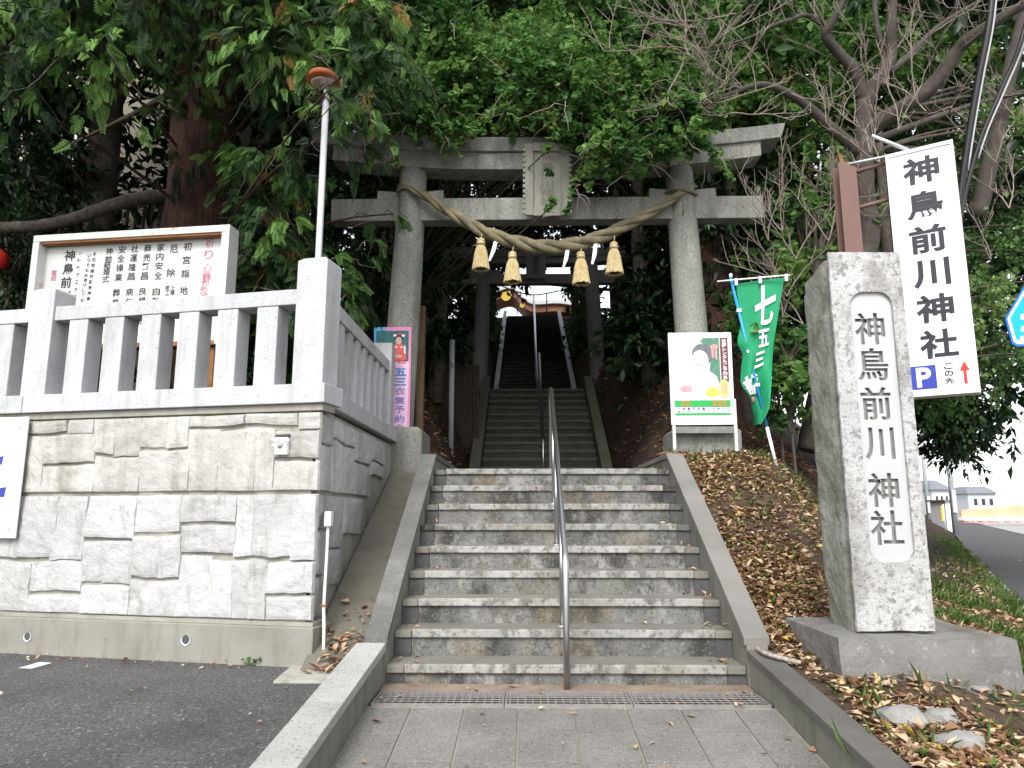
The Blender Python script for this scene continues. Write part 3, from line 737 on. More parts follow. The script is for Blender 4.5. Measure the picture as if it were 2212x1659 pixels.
# white sign board at far left
P1 = onwall(60, 908, .03); P2 = onwall(38, 1180, .03)
sg = thing('wall_sign', 'plain white sign board with dark blue marks bolted to the carved wall', 'sign', wfn(2.7, 1.2, .03))
s_l = onwall(61, 908, .05)[0]
m = MB(); m.fbox(WC, WL, WN, UP, s_l, s_l + 1.3, .035, .05, .88, 1.865); m.build('panel', WHITEP, sg, bevel=.003)
for z_ in (.95, 1.78):
    m = MB(); m.tube([wfn(s_l + .07, z_, .05), wfn(s_l + .07, z_, .056)], .011, 10); m.build('bolt', STEELD, sg)
m = MB()
for (u0, v0, u1, v1) in ((-14, 985, 4, 1006), (-20, 1052, 9, 1076)):
    a0, b1 = onwall(u0, v0, .05); a1, b0 = onwall(u1, v1, .05)
    m = MB(); m.add([wfn(a0, b0, .0525), wfn(a1, b0 + .01, .0525), wfn(a1 - .01, b1, .0525), wfn(a0, b1 - .02, .0525)], [(0, 1, 2, 3)]); m.build('printed_mark', BLUEP, sg)

# granite fence on the wall
fence = thing('granite_fence', 'pale granite fence of square balusters on top of the carved wall', 'fence', (-1.55, 5.52, 1.9))
def frm(name, O, A, N_, a0, a1, o0, o1, z0, z1, bev=.006, mat=GRANITE):
    m = MB(); m.fbox(O, A, N_, UP, a0, a1, o0, o1, z0, z1); return m.build(name, mat, fence, bevel=bev)
ZT, ZB = 2.825, 2.70
cop = [-.0, 2.71, 5.4, 8.2]
for a, b in zip(cop[:-1], cop[1:]): frm('coping', WC, WL, WN, a + (.003 if a > 0 else -.035), b - .003, -.28, .035, 1.901, 2.05)
def pst(s, w_, zt, o0=-.24, o1=-.01, O=WC, A=WL, N_=WN):
    m = MB()
    a0, a1 = s, s + w_
    m.fbox(O, A, N_, UP, a0, a1, o0, o1, 2.051, zt - .03)
    P = [O + A * i + N_ * j + UP * k for (i, j, k) in ((a0, o0, zt - .03), (a1, o0, zt - .03), (a1, o1, zt - .03), (a0, o1, zt - .03), (a0 + .035, o0 + .035, zt), (a1 - .035, o0 + .035, zt), (a1 - .035, o1 - .035, zt), (a0 + .035, o1 - .035, zt))]
    m.hexa(P)
    m.build('post', GRANITE, fence, bevel=.005)
pst(.005, .255, 3.075, -.255, -.0)
pst(2.545, .245, 3.00)
pst(5.10, .245, 3.00)
pst(7.65, .245, 3.00)
for a, b in ((.262, 2.543), (2.792, 5.098), (5.347, 7.648)):
    frm('rail', WC, WL, WN, a, b, -.22, -.028, ZB, ZT)
    n = 6; gap = (b - a - n * .145) / (n + 1) if False else None
    pitch = (b - a) / (n + .55)
    for k in range(n):
        c = a + .17 + k * .355
        frm('baluster', WC, WL, WN, c, c + .185, -.215, -.035, 2.052, ZB - .001, .008)
# along the steps
SO = Vector((-1.555, 5.52, 0)); SA = Vector((0, 1, 0)); SN = Vector((1, 0, 0))
frm('coping', SO, SA, SN, .04, 1.6, -.28, .035, 1.902, 2.049); frm('coping', SO, SA, SN, 1.606, 3.12, -.28, .035, 1.902, 2.049)
m = MB(); m.fbox(SO, SA, SN, UP, 2.86, 3.09, -.235, -.005, 2.051, 3.04); m.build('post', GRANITE, fence, bevel=.008)
frm('rail', SO, SA, SN, .27, 2.858, -.20, -.03, ZB, ZT)
for k in range(8):
    c = .36 + k * .312
    frm('baluster', SO, SA, SN, c, c + .145, -.19, -.045, 2.052, ZB - .001, .008)
# platform behind the fence
mb = MB()
A0 = WC - WN * .2; A1 = WC + WL * 9 - WN * .2
mb.add([(A0.x - .02, A0.y, 1.93), (-1.80, 9.2, 1.93), (-20, 14, 1.93), (A1.x, A1.y, 1.93)], [(0, 1, 2, 3)])
mb.build('platform', DARKEARTH, kind='structure')

# ------------------------------------------------------------------ sidewalk and road (right)
def strip(name, o0, o1, z, mat, ys, kind='structure'):
    m = MB(); vs = []
    for y in ys: vs += [(xe(y) + o0, y, z), (xe(y) + o1, y, z)]
    m.add(vs, [(2 * i, 2 * i + 1, 2 * i + 3, 2 * i + 2) for i in range(len(ys) - 1)]); return m.build(name, mat, kind=kind)
YE = [-6, 0, 2, 3.83, 6.44, 9.56, 18, 27.3, 40, 55, 100, 160]
strip('sidewalk', .14, 4.4, Z_WALK, ASPH2, YE)
kb = bpy.data.objects.new('sidewalk_kerb', None); COL.objects.link(kb); reg(kb, (0, 0, 0)); kb['kind'] = 'structure'
KC = M('kerb_concrete', (.3, .295, .275), (.4, .395, .37), 3, .9, [((.16, .16, .13), 5, .5, .7, .5)], .3, 80)
y = 1.0
while y < 30:
    y2 = y + .80; m = MB()
    P = [(xe(y) - .01, y + .004, -.4), (xe(y) + .14, y + .004, -.4), (xe(y2) + .14, y2 - .004, -.4), (xe(y2) - .01, y2 - .004, -.4)]
    m.hexa(P + [(p[0], p[1], Z_WALK + .015) for p in P]); m.build('kerb_stone', KC, kb, bevel=.008); y = y2
strip('road', 4.4, 17, Z_WALK - .08, ROADM, YE)
strip('road_line', 4.62, 4.85, Z_WALK - .074, WHITEP, YE)
m = MB()
for a, b in zip(YE[:-1], YE[1:]):
    P = [(xe(a) + 4.25, a, -.4), (xe(a) + 4.41, a, -.4), (xe(b) + 4.41, b, -.4), (xe(b) + 4.25, b, -.4)]
    m.hexa(P + [(p[0], p[1], Z_WALK + .03) for p in P])
m.build('roadside_kerb', KC, kind='structure')

# ================================================================== things
# ------------------------------------------------------------------ torii
def torii(label, Y, zg, xl_b, xr_b, xl_t, xr_t, r_b, r_t, zk, zsh, zn, hk, hn, dk, dsh, dn, mat, plinth, rise=.16, group='torii gates over the steps'):
    """zk: kasagi (z0,z1); zsh: shimaki (z0,z1); zn: nuki (z0,z1); hk/hsh/hn half lengths"""
    xc = (xl_t + xr_t) / 2
    t = thing('torii', label, 'torii', (xc, Y, zg), group)
    for xb_, xt_ in ((xl_b, xl_t), (xr_b, xr_t)):
        m = MB(); n = 14
        pts = [(xb_ + (xt_ - xb_) * k / n, Y, zg + .02 + (zsh[0] - zg + .05) * k / n) for k in range(n + 1)]
        m.tube(pts, interp([r_b, r_b * .97, r_t], n + 1), 32); m.build('pillar', mat, t)
        if plinth:
            h, hw = plinth
            m = MB(); c = .06
            m.box(xb_ - hw, xb_ + hw, Y - hw, Y + hw, zg - .5, zg + h - c)
            P = [(xb_ + sx * a, Y + sy * a, z) for a, z in ((hw, zg + h - c), (hw - c, zg + h)) for sx, sy in ((-1, -1), (1, -1), (1, 1), (-1, 1))]
            m.hexa(P); m.build('plinth', mat, t, bevel=.008)
    def curved(name, half, z0, z1, d0, d1, slant, bev):
        m = MB(); n = 40; vs = []; fs = []
        for i in range(n + 1):
            q = -1 + 2 * i / n; x = q * half
            dz = rise * abs(q) ** 2.6
            for (zz, dd, sl) in ((z0, d0, -slant), (z1, d1, slant)):
                xx = xc + x + (sl if i == n else -sl if i == 0 else 0)
                vs += [(xx, Y - dd / 2, zz + dz), (xx, Y + dd / 2, zz + dz)]
        for i in range(n):
            a = i * 4; b = a + 4
            fs += [(a, b, b + 2, a + 2), (a + 1, a + 3, b + 3, b + 1), (a + 2, b + 2, b + 3, a + 3), (a, a + 1, b + 1, b)]
        fs += [(0, 2, 3, 1), (n * 4, n * 4 + 1, n * 4 + 3, n * 4 + 2)]
        m.add(vs, fs); return m.build(name, mat, t, bevel=bev)
    curved('top_lintel', hk[0], zk[0] + .002, zk[1], dk, dk * 1.06, .03, .01)
    curved('under_lintel', hk[1], zsh[0], zsh[1], dsh, dsh, .0, .008)
    m = MB(); m.box(xc - hn, xc + hn, Y - dn / 2, Y + dn / 2, zn[0], zn[1]); m.build('tie_beam', mat, t, bevel=.01)
    for xp in (xl_b + (xl_t - xl_b) * .85, xr_b + (xr_t - xr_b) * .85):
        for s in (-1, 1):
            m = MB(); x0, x1 = xp + s * (r_t - .02), xp + s * (r_t + .25)
            a, b = min(x0, x1), max(x0, x1); hi = .12
            za, zb_ = (zn[1] + hi * .8, zn[1] + hi) if s > 0 else (zn[1] + hi, zn[1] + hi * .8)
            m.hexa([(a, Y - dn * .42, zn[1] + .002), (b, Y - dn * .42, zn[1] + .002), (b, Y + dn * .42, zn[1] + .002), (a, Y + dn * .42, zn[1] + .002),
                    (a, Y - dn * .42, za), (b, Y - dn * .42, zb_), (b, Y + dn * .42, zb_), (a, Y + dn * .42, za)])
            m.build('wedge', mat, t, bevel=.006)
    return t, xc
zz = lambda v, Y, u=1183: atY(u, v, Y).z
yf = YT - .17
def Xat(u, v, Y): return atY(u, v, Y).x
tor, TXC = torii('large granite torii hung with a thick straw rope', YT, 1.69, Xat(852, 985, YT), Xat(1515, 985, YT), Xat(893, 400, YT), Xat(1467, 400, YT), .205, .175,
    (zz(329, yf), zz(296, yf - .04)), (zz(365, yf), zz(329, yf)), (zz(474, YT - .11), zz(426, YT - .11)),
    (Xat(1686, 280, YT) - .30, Xat(1643, 345, YT) - .30), Xat(1649, 450, YT) - .29, .42, .34, .22, TORII, (.40, .385))
# name plaque of the torii
def plaque(name, label, TL, TR, BR, BL, text, frame_m, face_m, ink, parent=None, th=.06, fw=.16, notch=True, cat='plaque'):
    TL, TR, BR, BL = map(Vector, (TL, TR, BR, BL))
    a = (TR - TL).normalized(); n = a.cross((TL - BL)).normalized()
    if n.y > 0: n = -n
    t = thing(name, label, cat, (BL + BR) / 2)
    m = MB(); m.slab([BL, BR, TR, TL], n, th); m.build('backing', face_m, t)
    W_ = (TR - TL).length; H_ = (TL - BL).length
    f0 = bilin(TL, TR, BR, BL, n, 0)
    fa, fb = fw, fw * W_ / H_
    for (a0, b0, a1, b1) in ((-.04, -.02, fa, 1.02), (1 - fa, -.02, 1.04, 1.02), (fa, 1 - fb, 1 - fa, 1.03), (fa, -.03, 1 - fa, fb)):
        m = MB(); m.slab([f0(a0, b0) + n * .035, f0(a1, b0) + n * .035, f0(a1, b1) + n * .035, f0(a0, b1) + n * .035], n, .034); m.build('frame_bar', frame_m, t, bevel=.006)
    if notch:
        m = MB()
        for k in range(13):
            b = .03 + k * .075
            for a_ in (-.055, 1.055):
                p = f0(a_, b); m.add([p + n * .03 + a * .02 * s1 + UP * .022 * s2 + n * s3 for s3 in (0, -.03) for s1, s2 in ((-1, -1), (1, -1), (1, 1), (-1, 1))], [(0, 1, 2, 3), (7, 6, 5, 4), (0, 4, 5, 1), (1, 5, 6, 2), (2, 6, 7, 3), (3, 7, 4, 0)])
        m.build('scalloped_edge', frame_m, t)['kind'] = 'stuff'
    m = MB(); fn = bilin(TL, TR, BR, BL, n, .004)
    put_text(m, text, fn, (fa + .16, fb + .03, 1 - fa - .16, .97 - fb), bold=.012)
    m.build('lettering', ink, t)
    return t
PLQ = M('plaque_stone', (.20, .195, .165), (.27, .265, .23), 3, .85, [((.10, .10, .08), 4, .5, .7, .5, (2, 2, .5))], .3, 80)
PLQI = M('plaque_carving', (.185, .18, .15), rough=.9)
yq = YT - .30
plaque('name_plaque', 'weathered stone name plaque at the middle of the large torii', atY(1138, 314, yq - .12), atY(1226, 314, yq - .12), atY(1226, 463, yq), atY(1138, 463, yq), '神鳥前川神社', PLQ, M('plaque_face', (.22, .22, .19), (.26, .26, .225), 4, .85), PLQI)
T2M = M('torii_dark_granite', (.19, .19, .19), (.25, .25, .25), 2, .8, [((.1, .1, .1), 60, .6, .68, .5)], .2, 90)
Y2T = 17.6
tor2, TXC2 = torii('smaller grey torii on the upper landing with a dark lettered plaque', Y2T, Z2B, Xat(1034, 838, Y2T), Xat(1293, 832, Y2T), Xat(1046, 612, Y2T), Xat(1277, 612, Y2T), .19, .165,
    (zz(560, Y2T), zz(544, Y2T)), (zz(574, Y2T), zz(560, Y2T)), (zz(615, Y2T), zz(594, Y2T)), (2.55, 2.35), 2.3, .4, .32, .2, T2M, (.25, .30), rise=.14)
plaque('name_plaque', 'grey framed plaque with dark lettering on the smaller torii', atY(1140, 548, Y2T - .35), atY(1175, 548, Y2T - .35), atY(1175, 600, Y2T - .25), atY(1140, 600, Y2T - .25), '神鳥前川神社', M('plaque_grey', (.22, .23, .24), (.3, .3, .31), 3, .7), MATS['plaque_grey'], INK)
# weathered timber standing behind the left pillar
m = MB(); c = atY(905, 800, 9.35); m.box(c.x - .02, c.x + .07, 9.3, 9.4, 1.6, 3.75)
tag(m.build('timber_post', M('old_timber', (.09, .055, .03), (.14, .09, .055), 6, .9, [((.04, .025, .015), 14, .5, .66, .6, (3, 3, .2))])), 'thin brown timber post behind the torii pillar that stands by the granite fence', 'post')

# ------------------------------------------------------------------ sacred straw rope
YR = 8.70
rp = smooth_path([atY(u, v, y) for u, v, y in ((862, 402, 9.02), (885, 408, 8.80), (925, 428, 8.74), (999, 476, YR), (1067, 509, YR), (1153, 531, YR), (1221, 531, YR), (1289, 515, YR), (1358, 484, YR), (1425, 447, 8.74), (1470, 418, 8.80), (1502, 402, 9.02))], 14)
rt = thing('sacred_rope', 'thick twisted straw rope sagging between the pillars of the large torii', 'rope', rp[0])
cum = [0]
for p, q in zip(rp[:-1], rp[1:]): cum.append(cum[-1] + (q - p).length)
tot = cum[-1]
for sidx in range(3):
    pts = []; rad = []
    for i, p in enumerate(rp):
        t = (rp[min(i + 1, len(rp) - 1)] - rp[max(i - 1, 0)]).normalized()
        e1 = t.cross(Vector((0, 1, 0))).normalized(); e2 = t.cross(e1)
        q = cum[i] / tot; thick = .032 + .050 * math.sin(math.pi * min(max((q - .03) / .94, 0), 1)) ** 1.1
        ph = 2 * math.pi * cum[i] / .95 + sidx * 2 * math.pi / 3
        pts.append(p + (e1 * math.cos(ph) + e2 * math.sin(ph)) * thick * .56); rad.append(thick * .60 * (1 + .05 * noise.noise(Vector((cum[i] * 30, sidx, 0))) + .035 * math.sin(cum[i] * 72)))
    m = MB(); m.tube(pts, rad, 12); m.build('strand', STRAW, rt)
m = MB()
for sx in (0, -1):
    p = rp[sx]; 
for (u, v) in ((890, 415), (1472, 418)):
    c = atY(u, v, 8.9); 
    ring = [c + Vector((.215 * math.cos(a), .215 * math.sin(a) + .1, .02 * math.sin(a * 2))) for a in np.linspace(math.pi, 2 * math.pi, 14)]
    m.tube(ring, .02, 8)
c = atY(1474, 430, 8.76); m.tube([c, c + Vector((.01, -.02, -.1)), c + Vector((-.01, -.01, -.22))], .009, 6)
m.build('binding', STRAW, rt)
def tassel(u, v0, v1, label):
    Y = YR - .02
    top = atY(u, v0, Y); H = top.z - atY(u, v1, Y).z
    t = thing('straw_tassel', label, 'tassel', top - UP * H, 'straw tassels on the sacred rope')
    m = MB(); m.lathe(top, [(.03, .0), (.048, -.015), (.052, -.035), (.046, -.055), (.052, -.062), (.052, -.09), (.045, -.098)], 16); m.build('knot', STRAWT, t)
    m = MB(); n = 64; vs = []; prof = [(.045, -.095), (.062, -.13), (.078, -.19), (.092, -H + .1), (.105, -H + .02), (.106, -H), (.06, -H + .01)]
    for r, z in prof:
        for k in range(n):
            a = 2 * math.pi * k / n; rr = r * (1 + .07 * ((k * 7919) % 13 / 13 - .5) + (.03 if k % 2 else -.03))
            vs.append((top.x + rr * math.cos(a), top.y + rr * math.sin(a), top.z + z + (random.uniform(-.012, .006) if abs(z) > H - .01 else 0)))
    fs = [(i * n + (k + 1) % n, i * n + k, (i + 1) * n + k, (i + 1) * n + (k + 1) % n) for i in range(len(prof) - 1) for k in range(n)]
    m.add(vs, fs); m.build('skirt', STRAWT, t)
    m = MB(); m.tube([top + UP * .16, top + Vector((.012, -.01, .06)), top - UP * .01], .008, 6); m.tube([top + Vector((-.05, -.045, -.075)), top + Vector((0, -.062, -.08)), top + Vector((.05, -.045, -.075))], .006, 5); m.build('cord', M('hemp_cord', (.5, .4, .24)), t)
tassel(1039, 515, 582, 'straw tassel nearest the torii pillar that stands by the granite fence')
tassel(1107, 544, 609, 'straw tassel, second along the rope from the pillar by the granite fence')
tassel(1254.5, 544, 613, 'straw tassel, second along the rope from the pillar behind the poster stand')
tassel(1325.7, 523, 591, 'straw tassel with loose cord nearest the torii pillar behind the poster stand')
for (u0, v0, u1, v1, lab) in ((1074, 519, 1057, 564, 'folded white paper strip between the two tassels on the granite fence side'), (1228, 538, 1217, 577, 'folded white paper strip hanging close to the lowest middle of the rope'), (1288, 525, 1279, 571, 'folded white paper strip between the two tassels on the banner side')):
    Y = YR - .03; A, B = atY(u0, v0, Y), atY(u1, v1, Y)
    m = MB(); w_ = .048
    P = [A + Vector((-w_ * .5, 0, .05)), A + Vector((w_ * .5, 0, .05)), A + (B - A) * .62 + Vector((w_ * .62, -.03, 0)), B + Vector((w_ * .25, -.01, 0)), B + Vector((-w_ * .25, -.01, 0)), A + (B - A) * .5 + Vector((-w_ * .42, -.02, 0))]
    vs = P + [p + Vector((0, .004, 0)) for p in P]; k = 6
    m.add(vs, [(0, 1, 2, 5), (5, 2, 3, 4), (k + 5, k + 2, k + 1, k), (k + 4, k + 3, k + 2, k + 5)] + [(i, k + i, k + (i + 1) % k, (i + 1) % k) for i in range(k)])
    tag(m.build('paper_streamer', PAPER, org=A), lab, 'streamer', 'white paper streamers on the rope')

# ------------------------------------------------------------------ handrails
def handrail(label, pts, posts, r, name='handrail'):
    t = thing(name, label, 'handrail', posts[0][0], 'centre handrails of the steps')
    m = MB(); m.tube(pts, r, 14); m.build('rail', STEEL, t)
    for a, b in posts[1:] if name == 'handrail' else posts:
        m = MB(); m.tube([a, b], r * .85, 12); m.build('post', STEEL, t)
        m = MB(); m.lathe(a, [(r * 2, 0), (r * 2, .008), (r * .9, .012)], 14); m.build('base_flange', STEELD, t)
    return t
xh = .245; b0 = Vector((xh, 4.84, 0)); 
sl = (2.237 - .80) / (7.17 - 4.90)
pts = [b0, b0 + UP * .35, b0 + UP * .70, b0 + Vector((0, .01, .765)), b0 + Vector((0, .045, .815)), Vector((xh, 7.17, 2.25)), Vector((xh, 7.30, 2.30)), Vector((xh, 7.36, 2.27)), Vector((xh, 7.38, 2.2)), Vector((xh, 7.38, Z_LAND - .01))]
handrail('polished steel handrail rising up the middle of the lowest steps', pts, [(b0, b0)] + [(Vector((xh, Y1N + T1 * k + .15, Z1N + R1 * k)), Vector((xh, Y1N + T1 * k + .15, .80 + sl * (Y1N + T1 * k + .15 - 4.88) - .0))) for k in (1, 4, 6)], .021)
z2 = lambda Y: float(np.interp(Y, [Y2A, Y2B], [Z2A + .17, Z2B]))
xh2 = .285
handrail('dull steel handrail up the middle of the upper steps', [Vector((xh2, Y2A - .1, Z2A)), Vector((xh2, Y2A - .1, Z2A + .72)), Vector((xh2, Y2A, Z2A + .85)), Vector((xh2, Y2B, Z2B + .80)), Vector((xh2, Y2B + .25, Z2B + .82)), Vector((xh2, Y2B + .27, Z2B + .75)), Vector((xh2, Y2B + .27, Z2B))], [(Vector((xh2, Y2A, Z2A)),) * 2] + [(Vector((xh2, y, z2(y) - .06)), Vector((xh2, y, z2(y) + .70))) for y in (14, 15.1)], .024)
handrail('bright steel handrail up the middle of the long top steps', [Vector((.29, Y3A - .1, Z2B)), Vector((.29, Y3A - .1, Z2B + .75)), Vector((.29, Y3A, Z2B + .88)), Vector((.33, Y3B, Z3B + .86)), Vector((.33, Y3B + .3, Z3B + .88)), Vector((.33, Y3B + .32, Z3B))], [(Vector((.29, Y3A, Z2B)),) * 2] + [(Vector((.29 + .004 * k, Y3A + k * 1.6, Z2B + k * .86)), Vector((.29 + .004 * k, Y3A + k * 1.6, Z2B + .88 + k * .86))) for k in range(1, 6)], .032)

# ------------------------------------------------------------------ stone name pillar (right)
YS = 4.52
st = thing('stone_pillar', 'tall rough granite name pillar with carved lettering on a stone base', 'pillar', (2.14, 4.8, .38))
zb = atY(1856, 1363, YS).z; zt = atY(1860, 538, YS).z
xa, xb = 1.915, 2.365; D = .40
def rough_slab(name, mat, x0, x1, y0, y1, z0, z1, nx, ny, nz, amp, parent, flat_front=None, seed=0, top=None):
    bm = bmesh.new()
    def P(i, j, k):
        u, v, w_ = i / nx, j / ny, k / nz
        p = Vector((x0 + (x1 - x0) * u, y0 + (y1 - y0) * v, z0 + (z1 - z0) * w_))
        nn = Vector(((-1 if i == 0 else 1 if i == nx else 0), (-1 if j == 0 else 1 if j == ny else 0), (1 if k == nz else 0)))
        q = p * 3 + Vector((seed, seed, seed))
        d = amp * (noise.noise(q) + .5 * noise.noise(q * 2.7) + .3 * noise.noise(q * 7))
        if flat_front and j == 0: d *= flat_front
        if nn.length > 0: p += nn.normalized() * (d - (amp * .5 if nn.length > 1.1 else 0))
        if top: p = top(p, u, v, w_)
        return p
    idx = {}
    def vert(i, j, k):
        if (i, j, k) not in idx: idx[(i, j, k)] = bm.verts.new(P(i, j, k))
        return idx[(i, j, k)]
    for i in range(nx):
        for k in range(nz):
            bm.faces.new([vert(i, 0, k), vert(i + 1, 0, k), vert(i + 1, 0, k + 1), vert(i, 0, k + 1)])
            bm.faces.new([vert(i, ny, k), vert(i, ny, k + 1), vert(i + 1, ny, k + 1), vert(i + 1, ny, k)])
    for j in range(ny):
        for k in range(nz):
            bm.faces.new([vert(0, j, k), vert(0, j, k + 1), vert(0, j + 1, k + 1), vert(0, j + 1, k)])
            bm.faces.new([vert(nx, j, k), vert(nx, j + 1, k), vert(nx, j + 1, k + 1), vert(nx, j, k + 1)])
    for i in range(nx):
        for j in range(ny):
            bm.faces.new([vert(i, j, nz), vert(i + 1, j, nz), vert(i + 1, j + 1, nz), vert(i, j + 1, nz)])
            bm.faces.new([vert(i, j, 0), vert(i, j + 1, 0), vert(i + 1, j + 1, 0), vert(i + 1, j, 0)])
    me = bpy.data.meshes.new(name); org = WORLD0[parent.name]
    for v in bm.verts: v.co -= org
    bm.normal_update(); bm.to_mesh(me); bm.free()
    me.materials.append(mat)
    o = bpy.data.objects.new(name, me); COL.objects.link(o); o.parent = parent; reg(o, org)
    return o
# front face as a frame around the sunk panel: corner pieces share one outline curve with a rounded hole
pA, pB = atY(1834, 632, YS).x, atY(1918, 632, YS).x
pz1 = atY(1870, 630, YS).z; pz0 = atY(1925, 1215, YS).z
px0, px1 = xa + .115, xb - .075
def ttop(p, u, v, w_):
    if w_ > .93: p.z -= .05 * max(0, .5 - u) + .06 * v * (1 - u) + .012 * noise.noise(p * 9)
    p.x += -.03 * (v) * max(0, 1 - u * 1.5) * (.35 + .65 * math.sin(min(max(w_, 0), 1) * 3.0))
    return p
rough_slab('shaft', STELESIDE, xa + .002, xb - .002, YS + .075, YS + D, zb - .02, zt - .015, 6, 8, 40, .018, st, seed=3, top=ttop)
def curve_plate(name, mat, outline, holes, org, fn_xyz, extrude, parent, text=None):
    """2D plate with holes (outline, rounded holes, glyph-shaped holes), extruded"""
    cu = bpy.data.curves.new(name, 'CURVE'); cu.dimensions = '2D'; cu.fill_mode = 'BOTH'; cu.extrude = extrude
    for loop in [outline] + holes:
        sp = cu.splines.new('POLY'); sp.points.add(len(loop) - 1); sp.use_cyclic_u = True
        for p, q in zip(sp.points, loop): p.co = (q[0], q[1], 0, 1)
    o = bpy.data.objects.new(name, cu); COL.objects.link(o)
    dg = bpy.context.evaluated_depsgraph_get(); dg.update()
    me = bpy.data.meshes.new_from_object(o.evaluated_get(dg))
    bpy.data.objects.remove(o); bpy.data.curves.remove(cu)
    m = MB(); m.add([fn_xyz(v.co.x, v.co.y, v.co.z) for v in me.vertices], [tuple(p.vertices) for p in me.polygons])
    bpy.data.meshes.remove(me)
    return m.build(name, mat, parent)
def rrect(x0, y0, x1, y1, r, n=6):
    out = []
    for cx, cy, a0 in ((x1 - r, y0 + r, -90), (x1 - r, y1 - r, 0), (x0 + r, y1 - r, 90), (x0 + r, y0 + r, 180)):
        out += [(cx + r * math.cos(R_(a0 + 90 * k / n)), cy + r * math.sin(R_(a0 + 90 * k / n))) for k in range(n + 1)]
    return out
def ragged(x0, y0, x1, y1, step, amp):
    out = []
    per = [((x0, y0), (x1, y0)), ((x1, y0), (x1, y1)), ((x1, y1), (x0, y1)), ((x0, y1), (x0, y0))]
    for (a, b), (c, d) in per:
        n = max(2, int(math.hypot(c - a, d - b) / step))
        for k in range(n):
            q = k / n; p = Vector((a + (c - a) * q, b + (d - b) * q, 0)); nv = Vector((d - b, a - c, 0)).normalized()
            w_ = amp * noise.noise(p * 11) + amp * .5 * noise.noise(p * 31)
            out.append((p.x + nv.x * w_, p.y + nv.y * w_))
    return out
frx = lambda a, b, c: (a, YS + .012 - c, b)
panel_hole = rrect(px0, pz0, px1, pz1, .085, 8)
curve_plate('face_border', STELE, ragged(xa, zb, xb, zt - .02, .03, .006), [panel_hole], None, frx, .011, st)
# glyph outlines as holes of the polished panel
def glyph_loops(ch, bold):
    cu = bpy.data.curves.new('g', 'FONT'); cu.body = ch; cu.size = 1; cu.align_x = 'CENTER'; cu.offset = bold; cu.resolution_u = 3; cu.fill_mode = 'NONE'
    o = bpy.data.objects.new('g', cu); COL.objects.link(o)
    dg = bpy.context.evaluated_depsgraph_get(); dg.update()
    me = bpy.data.meshes.new_from_object(o.evaluated_get(dg))
    adj = {}
    for e in me.edges:
        a, b = e.vertices; adj.setdefault(a, []).append(b); adj.setdefault(b, []).append(a)
    loops = []; seen = set()
    for s_ in adj:
        if s_ in seen: continue
        lp = [s_]; seen.add(s_); cur = s_
        while True:
            nx_ = [q for q in adj[cur] if q not in seen]
            if not nx_: break
            cur = nx_[0]; seen.add(cur); lp.append(cur)
        loops.append([(me.vertices[i].co.x, me.vertices[i].co.y) for i in lp])
    def inside(p, L):
        c_ = False
        for i in range(len(L)):
            (xa_, ya_), (xb_, yb_) = L[i - 1], L[i]
            if (ya_ > p[1]) != (yb_ > p[1]) and p[0] < (xb_ - xa_) * (p[1] - ya_) / (yb_ - ya_) + xa_: c_ = not c_
        return c_
    for q in range(len(loops)):
        L = loops[q]; area = sum(L[i - 1][0] * L[i][1] - L[i][0] * L[i - 1][1] for i in range(len(L)))
        depth_ = sum(inside(L[0], K) for K in loops if K is not L)
        if (area > 0) != (depth_ % 2 == 0): loops[q] = L[::-1]
    bpy.data.objects.remove(o); bpy.data.curves.remove(cu); bpy.data.meshes.remove(me)
    return loops
def fatten(l):       # heavier strokes, uprights thicker than crossbars, like brush lettering
    n = len(l); out = []
    if n < 3: return l
    for i in range(n):
        (x0, y0), (x1, y1), (x2, y2) = l[i - 1], l[i], l[(i + 1) % n]
        a = Vector((x1 - x0, y1 - y0)); b_ = Vector((x2 - x1, y2 - y1))
        if a.length < 1e-7 or b_.length < 1e-7: out.append((x1, y1)); continue
        na, nb_ = Vector((a.y, -a.x)).normalized(), Vector((b_.y, -b_.x)).normalized()
        nn2 = na + nb_; k = nn2.length
        if k < .3: nn2 = na; k = 1
        nn2 = nn2 / k; sc = 1 / max(nn2.dot(na), .5)
        out.append((x1 + nn2.x * .026 * SGN * sc, y1 + nn2.y * .012 * SGN * sc))
    return out
SGN = 1
_l = glyph_loops('一', 0)[0]; _a = sum(_l[i - 1][0] * _l[i][1] - _l[i][0] * _l[i - 1][1] for i in range(len(_l)))
SGN = 1 if _a > 0 else -1
GSGN = SGN
holes = []
cyc = [(1870, 708), (1888, 785), (1893, 870), (1900, 957), (1908, 1058), (1917, 1140)]
for ch, (u, v) in zip('神鳥前川神社', cyc):
    P = atY(u, v, YS); lps = [fatten(l) for l in glyph_loops(ch, 0)]
    xs_ = [q[0] for l in lps for q in l]; ys_ = [q[1] for l in lps for q in l]
    mx, my = (min(xs_) + max(xs_)) / 2, (min(ys_) + max(ys_)) / 2
    sz = .192
    xcen = (px0 + px1) / 2 - .012
    for l in lps: holes.append([(xcen + (x - mx) * sz * 1.02, P.z + (y - my) * sz * 1.12) for x, y in l])
frp = lambda a, b, c: (a, YS + .030 - c, b)
curve_plate('carved_panel', STELEPOL, rrect(px0 - .02, pz0 - .02, px1 + .02, pz1 + .02, .085, 6), holes, None, frp, .007, st)
m = MB(); m.box(px0 - .03, px1 + .03, YS + .045, YS + .06, pz0 - .03, pz1 + .03); m.build('panel_back', M('carving_floor', (.17, .168, .16), (.26, .255, .245), 20, .95), st)  # floor colour darkened to deepen the shading of the carved strokes
zbb = atY(1803, 1379, YS - .17)
rough_slab('base', STELEBASE, 1.735, 2.735, YS - .17, YS + .72, -.35, zbb.z, 16, 12, 8, .016, st, seed=9)

